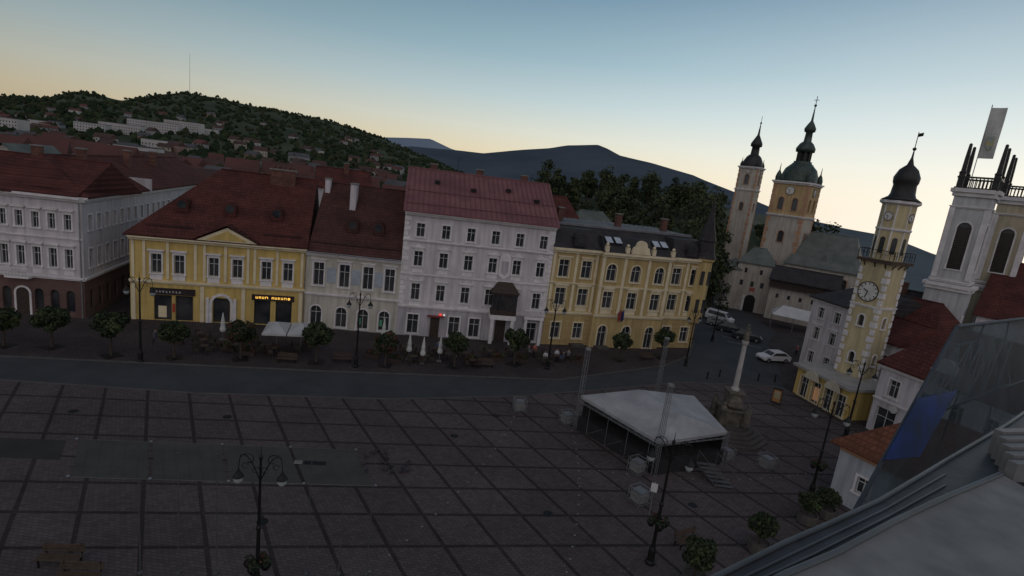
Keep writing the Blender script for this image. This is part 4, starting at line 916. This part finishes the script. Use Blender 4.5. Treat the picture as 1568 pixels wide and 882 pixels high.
for bx,by in((-9.9,21.1),(9.6,26.6),(23.6,36.0)):
    b=B('flower_basket',(bx,by,1.6 if bx<0 else 2.6));P=b.p('basket',iron)
    for k in range(4):
        a=k*pi/2;P.rev([(.12,-.25),(.26,0)],.38*math.cos(a),.38*math.sin(a),8)
        P.beam((0,0,.05),(.38*math.cos(a),.38*math.sin(a),.05),.02)
    b.done()
    vs,fs,mi=leafcloud([(.38*math.cos(k*pi/2),.38*math.sin(k*pi/2),.1) for k in range(4)],[.28]*4,[110]*4,.06,[.4,.3,.3],4);o=mesh_obj('flowers',vs,fs,[leafB,leafR,leafA],mi=mi);o.parent=b.e
for t in(0,.16,.32,.72,.87,1):
    x=-15.5+10.1*t;y=21.4+1.7*t
    b=B('flagpole',(x,y));P=b.p('pole',mat('dull_pole',(.07,.073,.076),(.05,.053,.056),1,.8));P.rev([(.12,0),(.12,.1),(.03,.14),(.018,6.2)],0,0,8);P.ball((0,0,6.25),.05);b.done()
# ------------------------------------------------------------------ benches, furniture
bn=B('park_bench',(-16,50.9));P=bn.p('seat',wood)
for i in range(4):P.box(-.9,.9,-.25+i*.13,-.15+i*.13,.42,.46)
Q=bn.p('backrest',wood)
for i in range(3):Q.box(-.9,.9,.3+i*.02,.33+i*.02,.52+i*.13,.62+i*.13)
Q=bn.p('legs',iron)
for x in(-.75,.75):Q.box(x-.03,x+.03,-.25,.3,.36,.418);Q.box(x-.03,x+.03,-.22,-.16,0,.36);Q.box(x-.03,x+.03,.24,.3,0,.36);Q.box(x-.03,x+.03,.34,.37,.36,.9)
bn.ang=.2;bn.done()
for x,y,a in((-1.8,54.6,.2),(-20.8,49,.2),(12.3,28.6,.5),(-19.2,21.3,.15),(-17.6,20.4,.15),(18,64.6,.3)):dup(bn,'park_bench',(x,y),a,1.0)
tb=B('cafe_table_set',(-28,51));P=tb.p('table_top',wood);P.rev([(.38,.72),(.4,.74),(.38,.76)],0,0,14);Q=tb.p('table_leg',iron);Q.beam((0,0,0),(0,0,.72),.03);Q.rev([(.22,0),(.2,.03)],0,0,10)
for k in range(4):
    a=k*pi/2;tb.M=Matrix.Rotation(a,4,'Z')@Matrix.Translation((.75,0,0));c_=tb.p('chairs',woodd)
    c_.box(-.2,.22,-.22,.22,.43,.47);c_.box(.2,.24,-.22,.22,.47,.86)
    for x in(-.18,.2):
        for y in(-.2,.2):c_.beam((x,y,0),(x,y,.43),.018,n=4)
tb.M=None;tb.done()
r=random.Random(3)
tset=[(-29.8,50.5),(-31.2,52.2),(-28.2,53.4),(-26.4,52.6),(-24,51),(-22.8,50.6),(-20.9,52.6),(-10.5,56),(-12.5,54.6),(-8.6,55.6),(-7.4,56.9),(-4.2,56.5),(-9.3,53.3),(-6,55.4),(1,59.5),(3.6,60.4),(6.2,59.6),(4.8,58.2),(-1.6,58.2),(7.6,61.4),(-3.2,54.4),(-8.2,53.9),(-26.6,50.2),(-28.8,48.9)]
for x,y in tset:dup(tb,'cafe_table_set',(x,y),r.uniform(0,1.5))
def furled(loc,h=2.9):
    b=B('furled_parasol',loc);b.p('pole',steel).beam((0,0,0),(0,0,h),.03);b.p('base',concrete).rev([(.3,0),(.28,.08)],0,0,10)
    P=b.p('furled_canopy',mat('parasol_cloth',(.5,.5,.48),(.4,.4,.38),1.5,.85));P.rev([(.22,.9),(.3,1.1),(.19,1.6),(.22,1.7),(.13,2.3),(.04,h)],0,0,9);b.done()
for p in((-29.3,53),(-10,54.1),(-6.8,54.7),(-5.4,57),(-13.9,58.6),(-8.4,53.4)): furled(p)
b=B('open_parasol',(-21.9,51.9),(.96,.28));P=b.p('canopy',mat('parasol_white',(.4,.4,.39),(.32,.32,.31)))
for sx in(-1.15,1.15):
    b.M=Matrix.Translation((sx*1.0,0,0));P.add([(-1.1,-2,2.5),(1.1,-2,2.5),(1.1,2,2.5),(-1.1,2,2.5),(0,0,3.15),(-1.1,-2,2.3),(1.1,-2,2.3),(1.1,2,2.3),(-1.1,2,2.3)],[(0,1,4),(1,2,4),(2,3,4),(3,0,4),(0,1,6,5),(1,2,7,6),(3,0,5,8)])
    b.p('poles',steel).beam((0,0,0),(0,0,3.1),.035)
b.M=None;b.done()
b=B('planter_hedge',(0,0));P=b.p('boxes',woodd);cs=[];
for x,y in((-33.8,52.4),(-32.4,50.2),(-27.2,50.1),(-13.6,53.2),(-3.4,55.2),(8.6,60),(2.2,57.8),(-11,52.6),(-24.9,49.6),(-.5,57.2)):
    P.box(x-.7,x+.7,y-.2,y+.2,0,.45);cs+=[(x-.4,y,.65),(x,y,.75),(x+.4,y,.65)]
vs,fs,mi=leafcloud(cs,[.34]*len(cs),[90]*len(cs),.08,[.5,.3,.2],6);b.done();o=mesh_obj('planting',vs,fs,[leafB,leafR,leafC],mi=mi);o.parent=b.e
b=B('information_pillar',(29.7,54.8),(.8,-.5));P=b.p('case',mat('ochre_panel',(.3,.15,.05),(.24,.11,.04),2,.6));P.box(-.4,.4,-.2,.2,.25,1.6);Q=b.p('frame',iron);Q.box(-.45,-.41,-.22,.22,0,1.75);Q.box(.41,.45,-.22,.22,0,1.75);Q.box(-.45,.45,-.25,.25,1.62,1.76);b.p('poster',mat('poster_paper',(.3,.25,.15))).box(-.3,.3,-.215,-.202,.6,1.45);b.done()
b=B('sign_board',(10.6,31.2),(.9,-.3));b.p('post',steel).beam((0,0,0),(0,0,2.4),.03);b.p('panel',white).box(-.2,.2,-.04,-.02,1.7,2.3);b.done()
bo=B('bollard',(24,60));bo.p('post',iron).rev([(.09,0),(.08,.7),(.11,.75),(.1,.9),(.03,.95)],0,0,8);bo.done()
for x,y in((26,61.5),(28.5,62),(30.8,61.8),(33,62.2),(27.5,77),(28.2,81),(29,85),(29.8,89),(44,73),(42.5,76)):dup(bo,'bollard',(x,y))
# ------------------------------------------------------------------ cars
def car(name,loc,ang,paint,van=False):
    b=B(name,loc,(math.cos(ang),math.sin(ang)));hw=.88
    if van: prof=[(-2.3,.35),(2.25,.35),(2.35,.9),(1.75,1.15),(1.05,1.9),(-2.2,1.95),(-2.35,1.0)]
    else: prof=[(-2.1,.35),(2.1,.32),(2.15,.62),(1.9,.82),(1.05,.95),(.45,1.42),(-1.2,1.48),(-1.95,1.02),(-2.15,.95)]
    P=b.p('body',paint);n=len(prof)
    def hwz(z): return hw if z<1.0 else hw-(z-1.0)*.32
    vs=[(x,-hwz(z),z) for x,z in prof]+[(x,hwz(z),z) for x,z in prof]
    P.add(vs,[tuple(range(n)),tuple(range(2*n-1,n-1,-1))]+[(i,i+n,(i+1)%n+n,(i+1)%n) for i in range(n)])
    G=b.p('windows',glass)
    wp_=[(1.55,1.2),(1.0,1.78),(-1.9,1.82),(-1.9,1.2)] if van else [(.95,1.0),(.42,1.36),(-1.1,1.41),(-1.65,1.04)]
    for s_ in(-1,1): G.add([(x,s_*(hwz(z)+.012),z) for x,z in wp_],[(0,1,2,3)])
    if van: G.add([(1.76,-.7,1.19),(1.76,.7,1.19),(1.12,.6,1.85),(1.12,-.6,1.85)],[(0,1,2,3)])
    else: G.add([(1.03,-.76,.985),(1.03,.76,.985),(.5,.66,1.405),(.5,-.66,1.405)],[(0,1,2,3)]);G.add([(-1.3,-.66,1.455),(-1.3,.66,1.455),(-1.93,.76,1.06),(-1.93,-.76,1.06)],[(0,1,2,3)])
    Wh=b.p('wheels',black);Hb=b.p('hubcaps',steel)
    for x in(-1.35,1.35):
        for s_ in(-1,1):
            Wh.beam((x,s_*.68,.33),(x,s_*.9,.33),.33,n=16);Hb.beam((x,s_*.9,.33),(x,s_*.915,.33),.19,n=12)
    x=prof[2][0]
    Lt=b.p('headlights',mat('headlight',(.7,.7,.7),rough=.2));Lt.box(x-.15,x+.01,-.8,-.5,.62,.76);Lt.box(x-.15,x+.01,.5,.8,.62,.76)
    Rt=b.p('tail_lights',mat('taillight',(.3,.02,.02),rough=.3));Rt.box(prof[-1][0]-.02,prof[-1][0]+.1,-.82,-.6,.75,.92);Rt.box(prof[-1][0]-.02,prof[-1][0]+.1,.6,.82,.75,.92)
    b.p('bumper_trim',black).box(-2.12,2.16,-.6,.6,.28,.4);b.done()
cw=mat('white_car_paint',(.55,.55,.56),(.5,.5,.51),1,.25,spec=.5);cd_=mat('dark_car_paint',(.03,.035,.045),(.025,.03,.04),1,.2,spec=.5);cg=mat('grey_car_paint',(.2,.21,.22),(.18,.19,.2),1,.25,spec=.5)
car('white_hatchback_car',(36.9,71.3,.016),pi+.25,cw);car('white_van',(37.0,92.5,.016),-.8,cw,True);car('dark_parked_car',(36.3,85.4,.016),-.35,cd_);car('dark_parked_car',(37.4,81.6,.016),-.3,cd_);car('grey_parked_car',(35.8,88.8,.016),-.4,cg)
# ------------------------------------------------------------------ people
def person(name,loc,ang,sit=False,top=(.05,.05,.06),leg=(.03,.03,.04),walk=0):
    V=[];E=[];R_=[]
    def v(p,rr,par=None):
        V.append(p);R_.append(rr)
        if par is not None:E.append((par,len(V)-1))
        return len(V)-1
    dz=-.45 if sit else 0
    pe=v((0,0,.95+dz),.145);sp=v((0,-.01,1.15+dz),.13,pe);ch=v((0,0,1.36+dz),.15,sp);nk=v((0,-.01,1.5+dz),.058,ch);hb=v((0,-.03,1.58+dz),.085,nk);ht=v((0,-.02,1.68+dz),.09,hb);v((0,-.01,1.74+dz),.055,ht);v((0,-.125,1.6+dz),.014,hb)
    for s_ in(-1,1):
        sh=v((s_*.18,0,1.43+dz),.065,ch);sw=s_*walk*.18
        if sit: el=v((s_*.25,-.05,1.15+dz),.048,sh);wr=v((s_*.16,-.32,1.15+dz),.032,el);hx=v((s_*.14,-.4,1.16+dz),.036,wr);fd=(0,-1,0)
        else: el=v((s_*.24,.02+sw,1.15+dz),.048,sh);wr=v((s_*.25,-.05+sw*1.6,.9+dz),.032,el);hx=v((s_*.25,-.07+sw*1.6,.83+dz),.036,wr);fd=(0,0,-1)
        bx=V[hx]
        for i,l in enumerate((.06,.07,.075,.06)):
            o_=(i-1.5)*.02; q_=v((bx[0]+(o_ if sit else 0),bx[1]+(0 if sit else o_)+fd[1]*.04,bx[2]+fd[2]*.04),.01,hx);v((bx[0]+(o_ if sit else 0),bx[1]+(0 if sit else o_)+fd[1]*(.04+l)-.01,bx[2]+fd[2]*(.04+l)-.005),.009,q_)
        v((bx[0]-s_*.035,bx[1]-.035,bx[2]-.01),.011,hx)
        hp=v((s_*.1,0,.9+dz),.1,pe)
        if sit: kn=v((s_*.13,-.44,.9+dz+.04),.07,hp);an=v((s_*.13,-.44,.09),.045,kn);v((s_*.14,-.6,.04),.04,an)
        else: kn=v((s_*.1,-.03-s_*walk*.22,.5),.07,hp);an=v((s_*.1,.0-s_*walk*.35,.09),.045,kn);v((s_*.11,-.16-s_*walk*.35,.04),.04,an)
    me=bpy.data.meshes.new(name);me.from_pydata(V,E,[]);o=bpy.data.objects.new(name,me);COL.objects.link(o)
    o.modifiers.new('skin','SKIN');sv=me.skin_vertices[0].data
    for i,rr in enumerate(R_):sv[i].radius=(rr,rr)
    sv[0].use_root=True
    o.modifiers.new('sub','SUBSURF').levels=1
    m=bpy.data.materials.new('clothing');m.use_nodes=True;N=m.node_tree.nodes;Lk=m.node_tree.links
    tc=N.new('ShaderNodeTexCoord');sx=N.new('ShaderNodeSeparateXYZ');Lk.new(tc.outputs['Object'],sx.inputs[0]);cr=N.new('ShaderNodeValToRGB');cr.color_ramp.interpolation='CONSTANT'
    k=cr.color_ramp.elements
    k[0].position=0;k[0].color=(.02,.02,.02,1);k[1].position=.04;k[1].color=(*leg,1)
    for z,c_ in((.93,top),(1.51,(.4,.24,.17)),(1.66,(.05,.03,.02))):
        e_=k.new(max(.05,(z+dz)/2));e_.color=(*c_,1)
    dvn=N.new('ShaderNodeMath');dvn.operation='DIVIDE';dvn.inputs[1].default_value=2;Lk.new(sx.outputs[2],dvn.inputs[0]);Lk.new(dvn.outputs[0],cr.inputs[0]);Lk.new(cr.outputs[0],N['Principled BSDF'].inputs['Base Color'])
    me.materials.append(m);o.location=(*loc,.02);o.rotation_euler[2]=ang
person('pedestrian',(42.2,75.5),.6,top=(.3,.05,.05),walk=1);person('pedestrian',(-33.5,48.8),1.2,top=(.06,.06,.07),walk=1);person('pedestrian',(.8,60.8),2.2,top=(.3,.3,.32),walk=.6);person('standing_person',(-27.4,54.6),.2,top=(.35,.3,.25))
for i,(x,y,a) in enumerate(((6.2,60.35,0),(6.95,59.6,-pi/2),(3.6,61.15,0),(2.85,60.4,pi/2),(4.8,58.95,0),(-7.4,57.65,0),(-28.2,54.15,0),(7.6,60.65,pi))): person('seated_cafe_guest',(x,y),a,True,top=[(.4,.4,.4),(.05,.08,.15),(.3,.08,.06),(.12,.12,.12)][i%4])
pb=B('pigeon',(-7,33.2,.012));P=pb.p('body',mat('pigeon_grey',(.035,.035,.04),(.02,.02,.025),8,.7));P.ball((0,0,.14),.15,.075,.075,8,6);P.ball((.14,0,.24),.045,n=6,k=5);P.beam((.1,0,.16),(.14,0,.23),.045,.03);P.add([(-.12,-.03,.15),(-.12,.03,.15),(-.3,.045,.12),(-.3,-.045,.12)],[(0,1,2,3)])
P.add([(.08,.07,.18),(-.2,.05,.17),(-.05,.085,.1)],[(0,1,2)]);P.add([(.08,-.07,.18),(-.2,-.05,.17),(-.05,-.085,.1)],[(0,1,2)]);P.beam((.18,0,.24),(.22,0,.23),.012,.003)
Q=pb.p('legs',mat('pigeon_leg',(.2,.06,.05)));Q.beam((0,.03,.08),(.01,.03,0),.01);Q.beam((0,-.03,.08),(.01,-.03,0),.01);pb.done()
r=random.Random(8)
for i in range(16):dup(pb,'pigeon',(-7+r.uniform(-1.8,1.6),33.2+r.uniform(-1.2,1.6),.012),r.uniform(0,6),1.2)
# ------------------------------------------------------------------ world: dusk sky (Nishita blended with a twilight gradient by elevation/azimuth, plus an added fill behind the camera)
w=bpy.data.worlds.new('World');S.world=w;w.use_nodes=True;nt=w.node_tree;N=nt.nodes;L=nt.links
bg=N['Background'];tc=N.new('ShaderNodeTexCoord');sx=N.new('ShaderNodeSeparateXYZ');L.new(tc.outputs['Generated'],sx.inputs[0])
def MM(op,a,b_=None):
    n=N.new('ShaderNodeMath');n.operation=op
    for i,x in enumerate((a,b_)):
        if x is None: continue
        if isinstance(x,(int,float)): n.inputs[i].default_value=x
        else: L.new(x,n.inputs[i])
    return n.outputs[0]
def MR(a,f0,f1,t0,t1,sm=False):
    n=N.new('ShaderNodeMapRange');L.new(a,n.inputs[0])
    if sm:n.interpolation_type='SMOOTHSTEP'
    for i,x in enumerate((f0,f1,t0,t1)): n.inputs[i+1].default_value=x
    return n.outputs[0]
def MIX(f,a,b_):
    n=N.new('ShaderNodeMix');n.data_type='RGBA'
    if isinstance(f,float): n.inputs[0].default_value=f
    else: L.new(f,n.inputs[0])
    for k,x in((6,a),(7,b_)):
        if isinstance(x,tuple): n.inputs[k].default_value=(*x,1)
        else: L.new(x,n.inputs[k])
    return n.outputs[2]
zc=MM('MAXIMUM',sx.outputs[2],.012)
cb=N.new('ShaderNodeCombineXYZ');L.new(sx.outputs[0],cb.inputs[0]);L.new(sx.outputs[1],cb.inputs[1]);L.new(zc,cb.inputs[2])
SUN=48
sk=N.new('ShaderNodeTexSky');sk.sky_type='NISHITA';sk.sun_disc=False;sk.sun_elevation=math.radians(4);sk.sun_rotation=math.radians(SUN);sk.altitude=360;sk.dust_density=.5;sk.ozone_density=2
L.new(cb.outputs[0],sk.inputs[0])
sks=N.new('ShaderNodeVectorMath');sks.operation='SCALE';L.new(sk.outputs[0],sks.inputs[0]);sks.inputs['Scale'].default_value=.1
cr=N.new('ShaderNodeValToRGB');L.new(zc,cr.inputs[0]);e=cr.color_ramp.elements
e[0].position=0;e[0].color=(.84,.65,.42,1);e[1].position=1;e[1].color=(.17,.22,.30,1)
for p_,c_ in((.045,(.86,.75,.53)),(.085,(.76,.77,.66)),(.14,(.55,.67,.69)),(.21,(.34,.50,.58)),(.31,(.18,.31,.42)),(.5,(.14,.21,.30))):
    q_=e.new(p_);q_.color=(*c_,1)
dn=N.new('ShaderNodeVectorMath');dn.operation='DOT_PRODUCT';L.new(tc.outputs['Generated'],dn.inputs[0]);dn.inputs[1].default_value=(math.sin(math.radians(SUN)),math.cos(math.radians(SUN)),0)
sc=N.new('ShaderNodeVectorMath');sc.operation='SCALE';L.new(cr.outputs[0],sc.inputs[0]);L.new(MR(dn.outputs['Value'],-.1,.95,.58,1.12),sc.inputs['Scale'])
glow=MM('MULTIPLY',MM('POWER',MM('MAXIMUM',dn.outputs['Value'],0),6.0),MM('POWER',MM('SUBTRACT',1.0,zc),4.0))
c1=MIX(MM('MULTIPLY',glow,.95),sc.outputs[0],(1.0,.99,.93))
rear_fill=MR(MM('MULTIPLY',sx.outputs[1],-1.0),-.05,.5,0,1,True)
c2=MIX(rear_fill,c1,(.66,.63,.67))  # sky behind the camera raised, added fill to brighten the facades
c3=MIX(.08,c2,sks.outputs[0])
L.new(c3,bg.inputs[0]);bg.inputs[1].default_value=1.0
sl=bpy.data.lights.new('sun','SUN');sl.energy=.08;sl.angle=math.radians(6);sl.color=(1,.8,.6);so=bpy.data.objects.new('sun',sl);COL.objects.link(so)
a=math.radians(SUN);e_=math.radians(4);sd=Vector((math.sin(a)*math.cos(e_),math.cos(a)*math.cos(e_),math.sin(e_)));so.rotation_euler=sd.to_track_quat('Z','Y').to_euler()
cam=bpy.data.cameras.new('camera');co=bpy.data.objects.new('camera',cam);COL.objects.link(co);cam.sensor_width=36;cam.lens=820/1568*36;cam.clip_end=20000;cam.clip_start=.05
p=math.radians(11.4);rr=math.radians(7.2)
Fv=Vector((0,math.cos(p),-math.sin(p)));U0=Vector((0,math.sin(p),math.cos(p)));R0=Vector((1,0,0))
Rv=R0*math.cos(rr)+U0*math.sin(rr);Uv=-R0*math.sin(rr)+U0*math.cos(rr)
Mx=Matrix((Rv,Uv,-Fv)).transposed().to_4x4();Mx.translation=(0,0,20);co.matrix_world=Mx
S.camera=co
S.view_settings.view_transform='Standard';S.view_settings.look='None';S.view_settings.exposure=0
